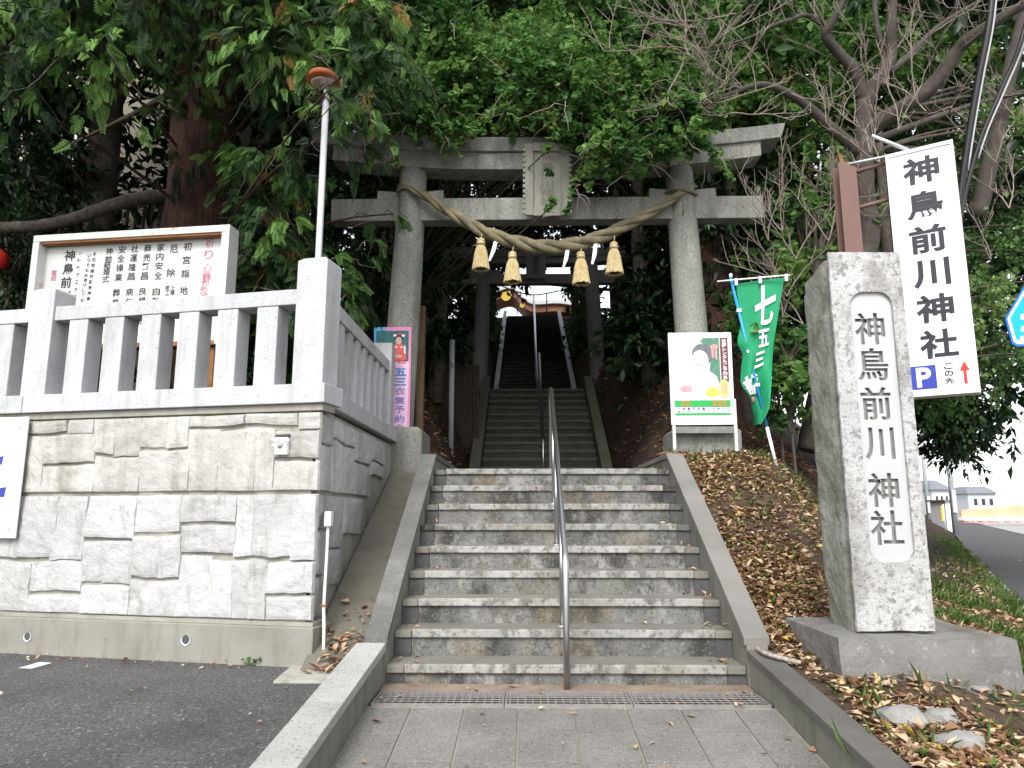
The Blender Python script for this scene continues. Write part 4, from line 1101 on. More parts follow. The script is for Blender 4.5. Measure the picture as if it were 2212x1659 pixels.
# ------------------------------------------------------------------ hanging sign box on a brown post
sdir = Vector((-math.sin(R_(57.6)), math.cos(R_(57.6)), 0)); snrm = Vector((-sdir.y, sdir.x, 0))
if snrm.y > 0: snrm = -snrm
PR = atY(2090, 560, 6.3); 
TRp = atPlane(2068, 300, PR, snrm); BRp = atPlane(2108, 850, PR, snrm); TLp = atPlane(1913, 335, PR, snrm); BLp = atPlane(1960, 857, PR, snrm)
sx1 = ((TRp - PR).dot(sdir) + (BRp - PR).dot(sdir)) / 2; sx0 = ((TLp - PR).dot(sdir) + (BLp - PR).dot(sdir)) / 2
zt_ = (TRp.z + TLp.z) / 2; zb_ = (BRp.z + BLp.z) / 2
TL, TR, BR, BL = [PR + sdir * s + UP * (z - PR.z) for s, z in ((sx0, zt_), (sx1, zt_), (sx1, zb_), (sx0, zb_))]
sb = thing('sign_box', 'white hanging shrine sign with bold black lettering and blue parking mark', 'sign', (TL + BR) / 2 - UP * 1.1)
m = MB(); m.slab([BL, BR, TR, TL], snrm, .16); m.build('case', M('sign_white', (.80, .80, .80), (.84, .84, .84), 3, .4, [((.55, .55, .50), 2.2, .5, .72, .45, (5, 5, .3))]), sb, bevel=.012)
m = MB(); rgt = (TR - TL).normalized(); w_, h_ = (TR - TL).length, zt_ - zb_
f0 = bilin(TL, TR, BR, BL, snrm, 0)
for (a0, b0, a1, b1) in ((0, 0, .045, 1), (.955, 0, 1, 1), (.045, .985, .955, 1), (.045, 0, .955, .018)):
    m.slab([f0(a0, b0) + snrm * .012, f0(a1, b0) + snrm * .012, f0(a1, b1) + snrm * .012, f0(a0, b1) + snrm * .012], snrm, .012)
m.build('rim', M('sign_rim', (.72, .72, .72), (.6, .6, .6), 6, .45), sb)
fn = bilin(TL, TR, BR, BL, snrm, .004)
m = MB()
for ch, c in zip('神鳥前川神社', (.905, .760, .618, .478, .338, .198)):
    q = MB(); put_text(q, ch, fn, (.24, c - .056, .77, c + .056), bold=.028); q.build('character', SIGNINK, sb)
for ch, c in zip('この先', (.108, .080, .052)):
    put_text(m, ch, fn, (.545, c - .011, .665, c + .011), bold=.02)
m.build('small_lettering', SIGNINK, sb)['kind'] = 'stuff'
m = MB(); m.slab([fn(.07, .028), fn(.43, .028), fn(.43, .118), fn(.07, .118)], snrm, .003); m.build('parking_square', BLUEP, sb)
m = MB(); put_text(m, 'P', bilin(TL, TR, BR, BL, snrm, .006), (.15, .035, .36, .111), bold=.03); m.build('parking_letter', WHITEP, sb)
m = MB(); m.add([fn(.80, .036), fn(.845, .036), fn(.845, .088), fn(.80, .088)], [(0, 1, 2, 3)]); m.add([fn(.755, .086), fn(.89, .086), fn(.8225, .122)], [(0, 1, 2)]); m.build('arrow', REDP, sb)
pp_ = atY(1829, 350, 6.75); pt = thing('sign_post', 'brown painted steel post carrying the hanging white sign', 'post', (pp_.x, pp_.y, gz(pp_.x, pp_.y)))
zp1 = atY(1829, 350, 6.75).z
m = MB(); x = pp_.x; hw = .085
m.box(x - hw, x + hw, 6.745, 6.757, .2, zp1); m.box(x - hw, x + hw, 6.883, 6.895, .2, zp1); m.box(x - .006, x + .006, 6.757, 6.883, .2, zp1)
m.build('h_beam', BROWNP, pt, bevel=.003)
lt = atY(1913, 345, 6.9)
for (zq, pa) in ((zp1 - .10, BROWNP), (zp1 - .47, BROWNP)):
    m = MB(); tgt = PR + sdir * sx0; m.tube([Vector((x, 6.82, zq)), Vector((tgt.x, tgt.y, zq + .05)) - snrm * .08], .022, 8); m.build('arm', pa, pt)
m = MB(); a = atY(1883, 293, 6.6); b = TR - snrm * .1; m.tube([a, TL + (TR - TL) * .35 + UP * .02 - snrm * .05], .018, 8); m.tube([Vector((x, 6.76, zp1 - .02)), TL - snrm * .02 + UP * .0], .012, 8); m.build('stay_rod', M('galvanised', (.55, .56, .57), (.65, .66, .67), 8, .5, metallic=.5), pt)
m = MB(); a = Vector((x + .02, 6.75, zp1 - .25)); m.hexa([a + Vector(q) for q in ((-.02, 0, 0), (.015, 0, 0), (.015, .03, 0), (-.02, .03, 0), (-.10, 0, .33), (-.065, 0, .33), (-.065, .03, .33), (-.10, .03, .33))]); m.build('cleat', RUST, pt)

# ------------------------------------------------------------------ notice board
zt_ = 4.03; TRb = atZ(503, 489, zt_); TLb = atZ(82, 513, zt_)
nb = (TLb - TRb); nb.z = 0; nb.normalize(); nn_ = Vector((-nb.y, nb.x, 0)); nn_ = -nn_ if nn_.y > 0 else nn_
wB = (TLb - TRb).length; zb_ = 2.76
board = thing('notice_board', 'white rusting shrine notice board with columns of brush lettering behind the fence', 'notice board', (TRb + TLb) / 2 - UP * (zt_ - 1.93))
OB = Vector((TLb.x, TLb.y, 0)); AB = -nb
def bb(name, mat, a0, a1, o0, o1, z0, z1, par=board, bev=.006):
    m = MB(); m.fbox(OB, AB, nn_, UP, a0, a1, o0, o1, z0, z1); return m.build(name, mat, par, bevel=bev)
bb('panel', BOARDP, .06, wB - .06, -.10, -.06, zb_ + .06, zt_ - .06, bev=0)
bb('frame_bar', BOARDF, 0, wB, -.14, .06, zt_ - .075, zt_)
bb('frame_bar', BOARDF, 0, .075, -.14, .06, zb_, zt_ - .076)
bb('frame_bar', BOARDF, wB - .085, wB, -.14, .06, zb_, zt_ - .076)
bb('frame_bar', RUST, .076, wB - .086, -.12, .03, zb_, zb_ + .05)
bb('rust_strip', RUST, .08, wB - .09, -.055, .045, zt_ - .098, zt_ - .077, bev=0)
for a in (.12, wB - .2): bb('leg', RUST, a, a + .08, -.10, -.02, 1.93, zb_)
def fB(a, b): return OB + AB * a + UP * b - nn_ * .057
def colpx(u, v, ch, m, w_, h_):       # one glyph centred on photo pixel (u,v)
    p = atPlane(u, v, OB - nn_ * .057, nn_); a = (p - OB).dot(AB)
    put_text(m, ch, lambda i, j: fB(a + (i - .5) * w_, p.z + (j - .5) * h_), (0, 0, 1, 1), bold=.012 if w_ < .12 else .02)
zq = lambda x, y: ((x / 1.6193) / 1.8517, (850 + y / 1.6193) / 1.8517)
ink = MB(); red = MB()
COLS = [('初宮詣　地鎮祭', [(1215, 220), (1208, 308), (1200, 395), None, (1190, 505), (1182, 580), (1175, 655)], .105),
        ('厄除', [(1127, 235), (1108, 392)], .11), ('家内安全自動車祓', [(1042, 225), (1035, 285), (1030, 345), (1024, 408), (1012, 512), (1008, 575), (1002, 640), (996, 700)], .098),
        ('商売繁昌良縁祈願', [(957, 230), (950, 292), (943, 350), (936, 412), (924, 510), (920, 572), (914, 636), (908, 700)], .098),
        ('社運隆昌病気平癒', [(872, 235), (865, 295), (858, 355), (850, 415), (838, 515), (834, 578), (828, 640), (822, 702)], .098),
        ('安全操業葬祭', [(792, 240), (784, 298), (776, 358), (768, 420), (753, 520), (748, 585)], .098),
        ('神前結婚式', [(708, 250), (702, 303), (695, 340), (690, 383), (684, 432)], .092),
        ('その他諸祈願等神事', [(612 - k * 5, 270 + k * 36) for k in range(9)], .05), ('いつでもお受けしてお', [(578 - k * 5, 278 + k * 32) for k in range(10)], .046),
        ('シトドマエカワ', [(520 - k * 6, 262 + k * 47) for k in range(7)], .045),
        ('神鳥前川', [(452, 278), (440, 365), (428, 452), (418, 545)], .145)]
for txt, pos, sz in COLS:
    for ch, p in zip(txt, pos):
        if p is None or ch == '　': continue
        u, v = zq(*p); colpx(u, v, ch, ink, sz * .86, sz * .86)
for ch, p in zip('上棟竣工', ((1118, 487), (1116, 520), (1085, 487), (1083, 520))): colpx(*zq(*p), ch, ink, .05, .055)
for ch, p in zip('祈り心静かな', ((1358, 198), (1352, 272), (1342, 358), (1338, 418), (1330, 462), (1322, 512))): colpx(*zq(*p), ch, red, .10, .10)
for ch, p in zip('電話', ((350, 392), (347, 425))): colpx(*zq(*p), ch, red, .065, .06)
ink.build('lettering', INK, board)['kind'] = 'stuff'; red.build('red_lettering', PINK, board)['kind'] = 'stuff'

# ------------------------------------------------------------------ lamp pole
px_ = -1.828; py_ = 6.2
lp = thing('lamp_post', 'slim steel pole with an orange-rimmed lamp among the cypress branches', 'lamp', (px_, py_, 1.93))
zt_ = atY(708, 196, py_).z
m = MB(); m.tube([(px_, py_, 1.93), (px_, py_, zt_ - .06)], .029, 16); m.tube([(px_, py_, zt_ - .06), (px_, py_, zt_)], .024, 14); m.build('pole', M('painted_pole', (.52, .52, .54), (.6, .6, .62), 4, .35, metallic=.3), lp)
c = atY(700, 160, py_ + .05)
m = MB(); m.lathe(Vector((px_, py_, zt_)), [(.025, 0), (.03, .02), (.05, .03), (.07, .04), (.08, .11), (.065, .13)], 20); m.build('lamp_cup', M('lamp_brown', (.14, .10, .095), (.2, .16, .15), 5, .5), lp)
m = MB(); m.lathe(Vector((px_ - .045, py_ + .02, zt_ + .035)), [(.09, .05), (.145, .07), (.155, .09), (.12, .14), (.05, .165)], 26); m.build('lamp_shade', M('orange_shade', (.30, .075, .018), (.22, .05, .015), 4, .6), lp)
m = MB(); m.lathe(Vector((px_ - .045, py_ + .02, zt_ + .035)), [(.085, .04), (.105, .047), (.105, .055), (.085, .058)], 22); m.build('shade_ring', M('ring_cream', (.45, .38, .27)), lp)
m = MB(); m.tube([(px_ + .045 * math.cos(a), py_ + .045 * math.sin(a), zt_ - .10 + .02 * math.sin(3 * a)) for a in np.linspace(0, 4 * math.pi, 30)], .006, 6); m.build('wire_wrap', RUBBER, lp)

# ------------------------------------------------------------------ posters
def poster_frame(name, label, TL, TR, BR, BL, th, mat, cat='poster'):
    n = (TR - TL).cross(BL - TL).normalized(); n = -n if n.y > 0 else n
    t = thing(name, label, cat, (BL + BR) / 2 - UP * .3)
    m = MB(); m.slab([BL, BR, TR, TL], n, th); m.build('panel', mat, t, bevel=.003)
    return t, n
def shapes(t, name, mat, fn, polys):
    m = MB()
    for P in polys: m.poly([fn(*p) for p in P])
    return m.build(name, mat, t)
def ell(cx, cy, rx, ry, n=18, a0=0, a1=360): return [(cx + rx * math.cos(R_(a0 + (a1 - a0) * k / n)), cy + ry * math.sin(R_(a0 + (a1 - a0) * k / n))) for k in range(n + (a1 - a0 < 360))]
def fl(name, c, c2=None, s=3): return M(name, c, c2 or c, s, .5)
# left: tall pink poster
YPL = 8.78
t, n = poster_frame('tall_poster', 'tall pink poster with a child in red kimono at the end of the granite fence', *[atY(u, v, YPL) for u, v in ((808, 707), (889, 706), (884, 945), (826, 945))], .015, fl('poster_pink', (.66, .20, .42), (.70, .30, .50), 2))
L4 = [atY(u, v, YPL) for u, v in ((808, 707), (889, 706), (884, 945), (808, 945))]
f1 = bilin(*L4, n, .002); f2 = bilin(*L4, n, .004); f3 = bilin(*L4, n, .006); f4 = bilin(*L4, n, .008)
shapes(t, 'blue_corner', fl('poster_blue', (.10, .38, .66)), f1, [[(0, .96), (.35, .955), (.3, 1), (0, 1)], [(0, .7), (.06, .7), (.06, .96), (0, .96)]])
shapes(t, 'photo_ground', fl('photo_teal', (.02, .10, .115), (.035, .16, .15), 12), f2, [[(.06, .685), (.93, .685), (.93, .965), (.06, .965)]])
shapes(t, 'pale_band', fl('poster_pale', (.72, .42, .60), (.76, .58, .70), 2.5), f1, [[(.35, .03), (.93, .03), (.95, .68), (.35, .68)]])
shapes(t, 'kimono', fl('kimono_red', (.60, .07, .06), (.68, .14, .12), 12), f3, [[(.46, .69), (.50, .80), (.58, .845), (.76, .845), (.84, .80), (.88, .70), (.80, .685), (.52, .685)]])
shapes(t, 'face', fl('print_skin', (.62, .36, .30)), f4, [ell(.665, .872, .085, .036), ell(.66, .728, .10, .016)])
shapes(t, 'hair', fl('print_hair', (.02, .025, .04)), f3, [ell(.67, .89, .115, .036)])
shapes(t, 'hair_ornament', fl('print_white', (.75, .72, .72)), f4, [ell(.56, .922, .04, .012), ell(.79, .918, .045, .012), ell(.60, .815, .035, .008), ell(.74, .812, .03, .008), [(.82, .75), (.86, .75), (.85, .83), (.80, .82)]])
shapes(t, 'hair_bow', MATS['kimono_red'], f3, [ell(.675, .927, .11, .010)])
shapes(t, 'side_band', fl('band_pink', (.70, .13, .40)), f2, [[(.36, .40), (.48, .40), (.50, .625), (.38, .625)]])
m = MB(); put_text(m, '七', f4, (.56, .667, .88, .705), bold=.02); m.build('red_lettering', fl('print_crimson', (.62, .06, .12)), t)
m = MB()
for ch, c in zip('五三', (.585, .497)): put_text(m, ch, f3, (.57, c - .034, .88, c + .034), bold=.03)
m.build('blue_lettering', fl('print_cyan', (.02, .22, .55)), t)
m = MB()
for ch, c in zip('衣裳予約会', (.415, .328, .248, .165, .085)): put_text(m, ch, f3, (.58, c - .033, .86, c + .033), bold=.012)
m.build('violet_lettering', fl('print_violet', (.20, .17, .50)), t)
m = MB()
for k in range(7): put_text(m, '衣裳レンタル', f3, (.395, .42, .465, .61), bold=.01) if k == 0 else None
m.build('small_lettering', INK, t)
m = MB(); q = atY(876, 985, YPL + .02)
for u in (878,): p = atY(u, 950, YPL + .01); m.box(p.x - .018, p.x + .018, YPL - .0, YPL + .03, 1.66, p.z + .05)
m.build('leg', WHITEP, t)
# right: framed poster stand
YPR = 8.47
Q = [atY(u, v, YPR) for u, v in ((1443, 719), (1579, 718), (1588, 917), (1451, 918))]
t, n = poster_frame('poster_stand', 'white framed poster stand with a smiling child beside the green banner', *Q, .03, WHITEP)
f1 = bilin(*Q, n, .002); f2 = bilin(*Q, n, .004); f3 = bilin(*Q, n, .006); f4 = bilin(*Q, n, .008)
shapes(t, 'photo_ground', fl('photo_pale', (.45, .52, .50), (.70, .74, .72), 6), f1, [[(.055, .275), (.945, .275), (.945, .94), (.055, .94)]])
shapes(t, 'photo_leaves', fl('photo_green', (.05, .16, .10), (.12, .26, .19), 16), f2, [[(.50, .90), (.55, .94), (.80, .94), (.80, .42), (.62, .52), (.66, .70), (.62, .82)]])
shapes(t, 'kimono', fl('kimono_pale', (.78, .66, .70), (.80, .76, .77), 6), f3, [[(.06, .28), (.06, .40), (.20, .53), (.42, .58), (.60, .59), (.74, .52), (.84, .30), (.84, .28)]])
shapes(t, 'hair', fl('print_hair2', (.09, .095, .11), (.2, .2, .22), 5), f3, [ell(.51, .755, .15, .118, 20, -20, 200)])  # hair and face prints are paled to imitate glare on the poster
shapes(t, 'face', fl('print_skin2', (.74, .60, .54), (.78, .70, .66), 5), f4, [ell(.49, .70, .13, .105)])
shapes(t, 'blossom_hair_ornament', fl('print_rose', (.66, .18, .20), (.75, .4, .4), 40), f4, [ell(.72, .84, .06, .028), [(.68, .72), (.71, .72), (.71, .83), (.67, .83)], [(.73, .70), (.76, .70), (.76, .82), (.73, .82)]])
shapes(t, 'mouth', fl('print_red2', (.62, .30, .27)), bilin(*Q, n, .0095), [ell(.46, .648, .04, .008)])
shapes(t, 'eyes', fl('print_dark2', (.36, .28, .26)), bilin(*Q, n, .0095), [ell(.42, .715, .032, .005), ell(.555, .712, .028, .005)])
shapes(t, 'side_hair', MATS['print_hair2'], bilin(*Q, n, .009), [[(.50, .81), (.58, .80), (.62, .73), (.625, .66), (.68, .70), (.67, .80), (.60, .86), (.52, .87)]])
shapes(t, 'hands', MATS['print_rose'], f4, [ell(.25, .385, .10, .04)])
shapes(t, 'title_band', fl('band_maroon', (.14, .03, .045)), f2, [[(.815, .46), (.935, .46), (.935, .94), (.815, .94)]])
m = MB(); put_text(m, '衣裳レンタルご予約会', f4, (.838, .485, .915, .925), bold=.02); m.build('title_lettering', WHITEP, t)
shapes(t, 'gold_seal', fl('print_gold', (.50, .42, .10), (.62, .55, .25), 8), f4, [ell(.85, .385, .085, .10)])
shapes(t, 'yellow_label', fl('print_yellow', (.70, .62, .06)), f4, [ell(.665, .345, .11, .05)])
shapes(t, 'grey_columns', fl('print_grey', (.3, .3, .28)), bilin(*Q, n, .0095), [[(.81 + k * .025, .33), (.822 + k * .025, .33), (.822 + k * .025, .445), (.81 + k * .025, .445)] for k in range(4)] + [[(.60, .335), (.74, .335), (.74, .34), (.60, .34)], [(.60, .352), (.73, .352), (.73, .357), (.60, .357)]])
shapes(t, 'green_band', fl('print_green', (.02, .30, .06), (.03, .38, .10), 20), f2, [[(.06, .19), (.945, .19), (.945, .262), (.06, .262)], [(.06, .10), (.945, .10), (.945, .125), (.06, .125)]])
m = MB()
for i, a in enumerate((.16, .24, .66, .74, .82)): put_text(m, '衣裳お写真'[i], f4, (a, .225, a + .06, .258), bold=.02); 
for i, a in enumerate((.16, .24, .66, .74, .82)): put_text(m, 'お支度着付'[i], f4, (a, .195, a + .06, .222), bold=.02)
m.build('orange_lettering', fl('print_orange', (.70, .20, .03)), t)
m = MB()
for i, a in enumerate(np.linspace(.10, .88, 11)): put_text(m, '衣裳・写真・ご祈祷からお'[i], f3, (a, .158, a + .045, .184), bold=.012); put_text(m, 'まとめてとっても便利です'[i], f3, (a, .130, a + .045, .153), bold=.012)
m.build('blue_lettering', fl('print_navy', (.06, .08, .28)), t)
for u0, u1, v0 in ((1452, 1458, 990), (1585, 1591, 993)):
    a, b = atY(u0, 918, YPR + .02), atY(u1, v0, YPR + .02)
    m = MB(); m.box(a.x, a.x + .035, YPR + .005, YPR + .04, 1.62, a.z + .3); m.build('leg', BOARDF, t)
a, b = atY(1456, 922, YPR + .03), atY(1586, 932, YPR + .03); m = MB(); m.box(a.x, b.x, YPR + .012, YPR + .03, b.z - .02, a.z); m.build('crossbar', M('plastic_sheet', (.12, .12, .12), (.22, .22, .21), 9, .2), t)

# ------------------------------------------------------------------ banner flag on leaning blue pole
YFp = 8.62
A, B = atY(1579, 603, YFp), atY(1673, 990, YFp - .15)
fl_t = thing('banner_flag', 'green banner with white lettering on a leaning blue pole', 'flag', B)
m = MB(); m.tube([A + (A - B).normalized() * .03, B + (A - B) * .165], .017, 12); m.build('pole', M('pole_blue', (.03, .27, .62), (.04, .32, .68), 6, .35), fl_t)
m = MB(); m.tube([B + (A - B) * .165, B - (A - B) * .05], .019, 12); m.build('pole_socket', WHITEP, fl_t)
m = MB(); c1, c2 = atY(1549, 608, YFp), atY(1706, 594, YFp - .25); m.tube([c1, c2], .010, 8); m.build('crossbar', WHITEP, fl_t)
m = MB(); m.lathe(A + UP * .02, [(.012, 0), (.02, .01), (.02, .04), (.012, .05)], 12); m.build('pole_cap', WHITEP, fl_t)
# cloth: left edge follows the pole with puckers, right edge falls to a point
rowsL = [(1589, 612), (1597, 660), (1600, 705), (1594, 738), (1605, 765), (1601, 800), (1600, 830), (1612, 850), (1617, 862), (1621, 885), (1631, 915)]
rowsR = [(1694, 600), (1688, 640), (1682, 680), (1677, 712), (1673, 740), (1670, 770), (1667, 800), (1664, 830), (1660, 855), (1656, 885), (1640, 918)]
Lp = smooth_path([atY(u, v, YFp - .03) for u, v in rowsL], 4); Rp = smooth_path([atY(u, v, YFp - .16) for u, v in rowsR], 4)
nr = len(Lp); nc = 22
def cloth(a, b, off=0):        # a across 0..1, b down 0..1
    i = min(max(b, 0), 1) * (nr - 1); k = min(int(i), nr - 2); fr = i - k
    l = Lp[k].lerp(Lp[k + 1], fr); r = Rp[k].lerp(Rp[k + 1], fr)
    p = l.lerp(r, a)
    fold = .07 * math.sin(a * 6.0 + b * 5.5 + .6) * (.12 + b) + .03 * math.sin(a * 13 - b * 9) * b
    return p + Vector((0, fold - off, 0))
vs = [cloth(c / nc, r / (nr - 1)) for r in range(nr) for c in range(nc + 1)]
vs2 = [v + Vector((0, .003, 0)) for v in vs]; n1 = nc + 1
fs = [(r * n1 + c, (r + 1) * n1 + c, (r + 1) * n1 + c + 1, r * n1 + c + 1) for r in range(nr - 1) for c in range(nc)]
m = MB(); m.add(vs, fs, True); o2 = len(vs); m.add(vs2, [tuple(reversed(f)) for f in fs], True)
m.build('cloth', M('banner_green', (.010, .24, .10), (.014, .29, .125), 5, .75), fl_t)
m = MB(); tf = lambda a, b: cloth(a, 1 - b, .016)
put_text(m, '七', tf, (.36, .76, .86, .965), bold=.03); put_text(m, '五', tf, (.48, .60, .84, .73), bold=.03); put_text(m, '三', tf, (.40, .47, .72, .57), bold=.03); put_text(m, '詣', tf, (.04, .25, .60, .44), bold=.03)
m.build('lettering', WHITEP, fl_t)
m = MB(); m.poly([tf(*p) for p in ell(.22, .19, .14, .03)]); m.poly([tf(*p) for p in ((.05, .02), (.12, .02), (.16, .14), (.06, .16))]); m.build('pink_print', fl('flag_pink', (.75, .28, .36)), fl_t)
m = MB()
for q in (.02, .48, .97):
    p = c1.lerp(c2, .25 + .72 * q); m.box(p.x - .016, p.x + .016, p.y - .014, p.y + .014, p.z - .07, p.z + .014); m.build('loop', WHITEP, fl_t); m = MB()
for b in (.22, .5, .72, .9):
    p = A.lerp(B, b * .84); m.box(p.x - .024, p.x + .03, p.y - .022, p.y + .02, p.z - .018, p.z + .018); m.build('loop', WHITEP, fl_t); m = MB()
# second leaning pole in the shade behind
a, b = atY(1335, 675, 15.6), atY(1381, 840, 15.3)
m = MB(); m.tube([a, b], .02, 8); m.tube([a + Vector((-.02, 0, .0)), a + UP * .06], .014, 6)
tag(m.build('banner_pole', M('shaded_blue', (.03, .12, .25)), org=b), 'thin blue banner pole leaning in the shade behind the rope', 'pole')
# thin steel post left of the upper steps
a, b = atY(977, 735, 12.2), atY(976, 822, 12.2)
m = MB(); m.tube([Vector((b.x, 12.2, gz(b.x, 12.2) - .1)), a], .045, 12); tag(m.build('marker_post', M('post_grey', (.35, .36, .36)), org=b), 'short grey marker post in the shade by the dark board fence', 'post')
# low dark fence boards on the left slope
lf = thing('slat_fence', 'low dark board fence in the shade beside the upper steps', 'fence', atY(1000, 830, 13.6))
for k in range(11):
    p = atY(960 + k * 7.2, 832, 13.6); z0 = gz(p.x, 13.6) - .1
    m = MB(); m.box(p.x - .026, p.x + .026, 13.59, 13.62, z0, atY(960, 788, 13.6).z); m.build('slat', DARKWOOD, lf)
m = MB(); p, q = atY(956, 800, 13.6), atY(1036, 800, 13.6); m.box(p.x, q.x, 13.625, 13.66, p.z - .06, p.z + .02); m.build('rail', DARKWOOD, lf)

# ================================================================== background things
# beige building among the trees, with a slatted veranda
bd = thing('beige_building', 'plain beige building standing behind the cedar and dark evergreens', 'building', (-9.5, 17, 1.9))
m = MB(); m.box(-13.5, -7.0, 15.6, 22, 1.6, 12.5); m.build('wall', BEIGE, bd)
m = MB(); m.hexa([(-14, 15.0, 12.5), (-6.5, 15.0, 12.5), (-6.5, 22.5, 12.5), (-14, 22.5, 12.5), (-13, 17.5, 14), (-7.5, 17.5, 14), (-7.5, 20, 14), (-13, 20, 14)]); m.build('roof', M('roof_grey', (.08, .085, .09), (.11, .11, .115), 2, .7), bd)
for x in (-12.6, -11.2):
    m = MB(); m.box(x, x + .9, 15.56, 15.62, 8.6, 10.0); wn = m.build('window', WHITEP, bd)
    m = MB(); m.box(x + .06, x + .84, 15.545, 15.559, 8.66, 9.94); m.build('pane', GLASSD, wn)
vr = thing('slatted_veranda', 'dark wooden veranda with upright slats below the beige building', 'veranda', (-8.6, 13.4, 1.9))
p0, p1 = atY(185, 430, 13.4), atY(345, 490, 13.4)
m = MB(); m.box(p0.x - 1.5, p1.x + .6, 13.3, 15.6, p1.z - .25, p1.z - .08); m.build('deck', DARKWOOD, vr)
m = MB(); m.box(p0.x - 1.5, p1.x + .6, 13.34, 13.42, p0.z - .02, p0.z + .06); m.build('handrail', DARKWOOD, vr)
x = p0.x - 1.4
while x < p1.x + .55:
    m = MB(); m.box(x, x + .045, 13.36, 13.40, p1.z - .08, p0.z - .02); m.build('slat', M('slat_wood', (.12, .10, .075), (.17, .14, .105), 6, .85), vr); x += .16
for x in (p0.x - .8, p0.x + .45, p1.x):
    m = MB(); m.box(x - .07, x + .07, 13.4, 13.54, 1.9, p1.z - .25); m.build('post', DARKWOOD, vr)
    m = MB(); m.tube([(x, 13.47, p1.z - 1.0), (x + .7, 13.47, p1.z - .27)], .05, 6); m.build('brace', DARKWOOD, vr)
c = atY(-4, 562, 9.2)
m = MB(); m.lathe(c - UP * .12, [(.05, -.03), (.06, 0), (.10, .03), (.125, .09), (.125, .16), (.10, .22), (.06, .25), (.05, .28)], 20); rl = thing('red_lantern', 'round red lantern in the dark beside the notice board', 'lantern', c - UP * .15)
m.build('shade', M('lantern_red', (.55, .02, .015), (.6, .03, .02), 5, .6), rl)
m = MB(); m.tube([c + UP * .14, c + Vector((0, .15, .9))], .008, 6); m.build('cord', RUBBER, rl)
m = MB(); m.lathe(c - UP * .12, [(.055, .27), (.058, .30), (.02, .32)], 16); m.build('cap', INK, rl)
# shrine hall with curved gable at the head of the steps
hall = thing('shrine_hall', 'shrine hall with a curved red-brown gable at the head of the steps', 'building', (0, 42, Z3B))
YH = 42.0
up = [(1010, 668), (1040, 652), (1068, 632), (1086, 624), (1100, 621), (1112, 625), (1124, 637), (1138, 649), (1155, 655), (1180, 654), (1200, 653), (1225, 655), (1260, 662)]
top = smooth_path([atY(u, v, YH) for u, v in up], 4)
def band(name, dz0, dz1, y0, y1, mat):
    m = MB(); vs = []
    for p in top: vs += [(p.x, y0, p.z + dz0), (p.x, y0, p.z + dz1), (p.x, y1, p.z + dz1), (p.x, y1, p.z + dz0)]
    k = len(top); fs = []
    for i in range(k - 1):
        a = i * 4; b = a + 4
        for q in range(4): fs.append((a + q, b + q, b + (q + 1) % 4, a + (q + 1) % 4))
    fs += [(0, 1, 2, 3), ((k - 1) * 4 + 3, (k - 1) * 4 + 2, (k - 1) * 4 + 1, (k - 1) * 4)]
    m.add(vs, fs); return m.build(name, mat, hall)
band('gable_edge', -.20, .0, 41.5, 44, M('gable_white', (.62, .62, .64), (.7, .7, .7), 4, .7))
band('gable_board', -.62, -.201, 41.7, 44, M('gable_brown', (.20, .085, .05), (.26, .12, .07), 2, .6))
m = MB(); m.box(-3.5, 4.2, 42, 47, Z3B, top[0].z - .5); m.build('wall', M('hall_wood', (.16, .07, .04), (.22, .10, .06), 2, .7), hall)
for i, (u, v, r) in enumerate(((1093, 640, .28), (1101, 634, .18), (1128, 660, .14))):
    p = atY(u, v, 41.66); m = MB(); m.lathe(Vector((0, 0, 0)), [(r, -.02), (r * .9, .02)], 14)
    m.v = [(p.x + x, p.y + z, p.z + y) for x, y, z in m.v]; m.build('gilt_ornament', M('gilt', (.65, .42, .06), (.7, .5, .1), 6, .4), hall)
m = MB(); m.tube(smooth_path([atY(u, v, 34) for u, v in ((1060, 608), (1085, 618), (1115, 630), (1152, 637), (1185, 633), (1208, 628))], 5), .03, 6)
o = thing('festival_wire', 'dark sagging wire with short droppers across the head of the steps', 'wire', atY(1152, 680, 34))
m.build('wire', RUBBER, o)
for u, v in ((1117, 631), (1152, 637), (1181, 634)):
    m = MB(); m.tube([atY(u, v, 34), atY(u, 680, 34)], .03, 6); m.build('dropper', RUBBER, o)

# right: far street
m = MB(); a, b = atZ(2077, 1128, Z_WALK), atZ(2330, 1134, Z_WALK)
hd = thing('construction_hoarding', 'long orange and white hoarding across the bright far side of the road', 'hoarding', (60, 95, -.2))
def hb(name, v0, v1, mat, off):
    P = [atY(2078, 0, 92), atY(2420, 0, 92)]
    z0 = [atY(2078, v0[0], 92).z, atY(2420, v0[1], 92).z]; z1 = [atY(2078, v1[0], 92).z, atY(2420, v1[1], 92).z]
    m = MB(); x0, x1 = atY(2078, v0[0], 92).x, atY(2420, v0[0], 92).x
    m.hexa([(x0, 92 - off, z0[0]), (x1, 92 - off, z0[1]), (x1, 92.6, z0[1]), (x0, 92.6, z0[0]), (x0, 92 - off, z1[0]), (x1, 92 - off, z1[1]), (x1, 92.6, z1[1]), (x0, 92.6, z1[0])]); m.build(name, mat, hd)
hb('orange_panel', (1118, 1118), (1102, 1075), M('hoarding_orange', (.66, .34, .20), (.70, .46, .32), .3, .7), 0)
hb('white_rail', (1124, 1125), (1117, 1116), WHITEP, .3)
hb('red_base', (1129, 1131), (1123.8, 1124.8), M('hoarding_red', (.36, .08, .06), (.6, .5, .48), 1.2, .8), .5)
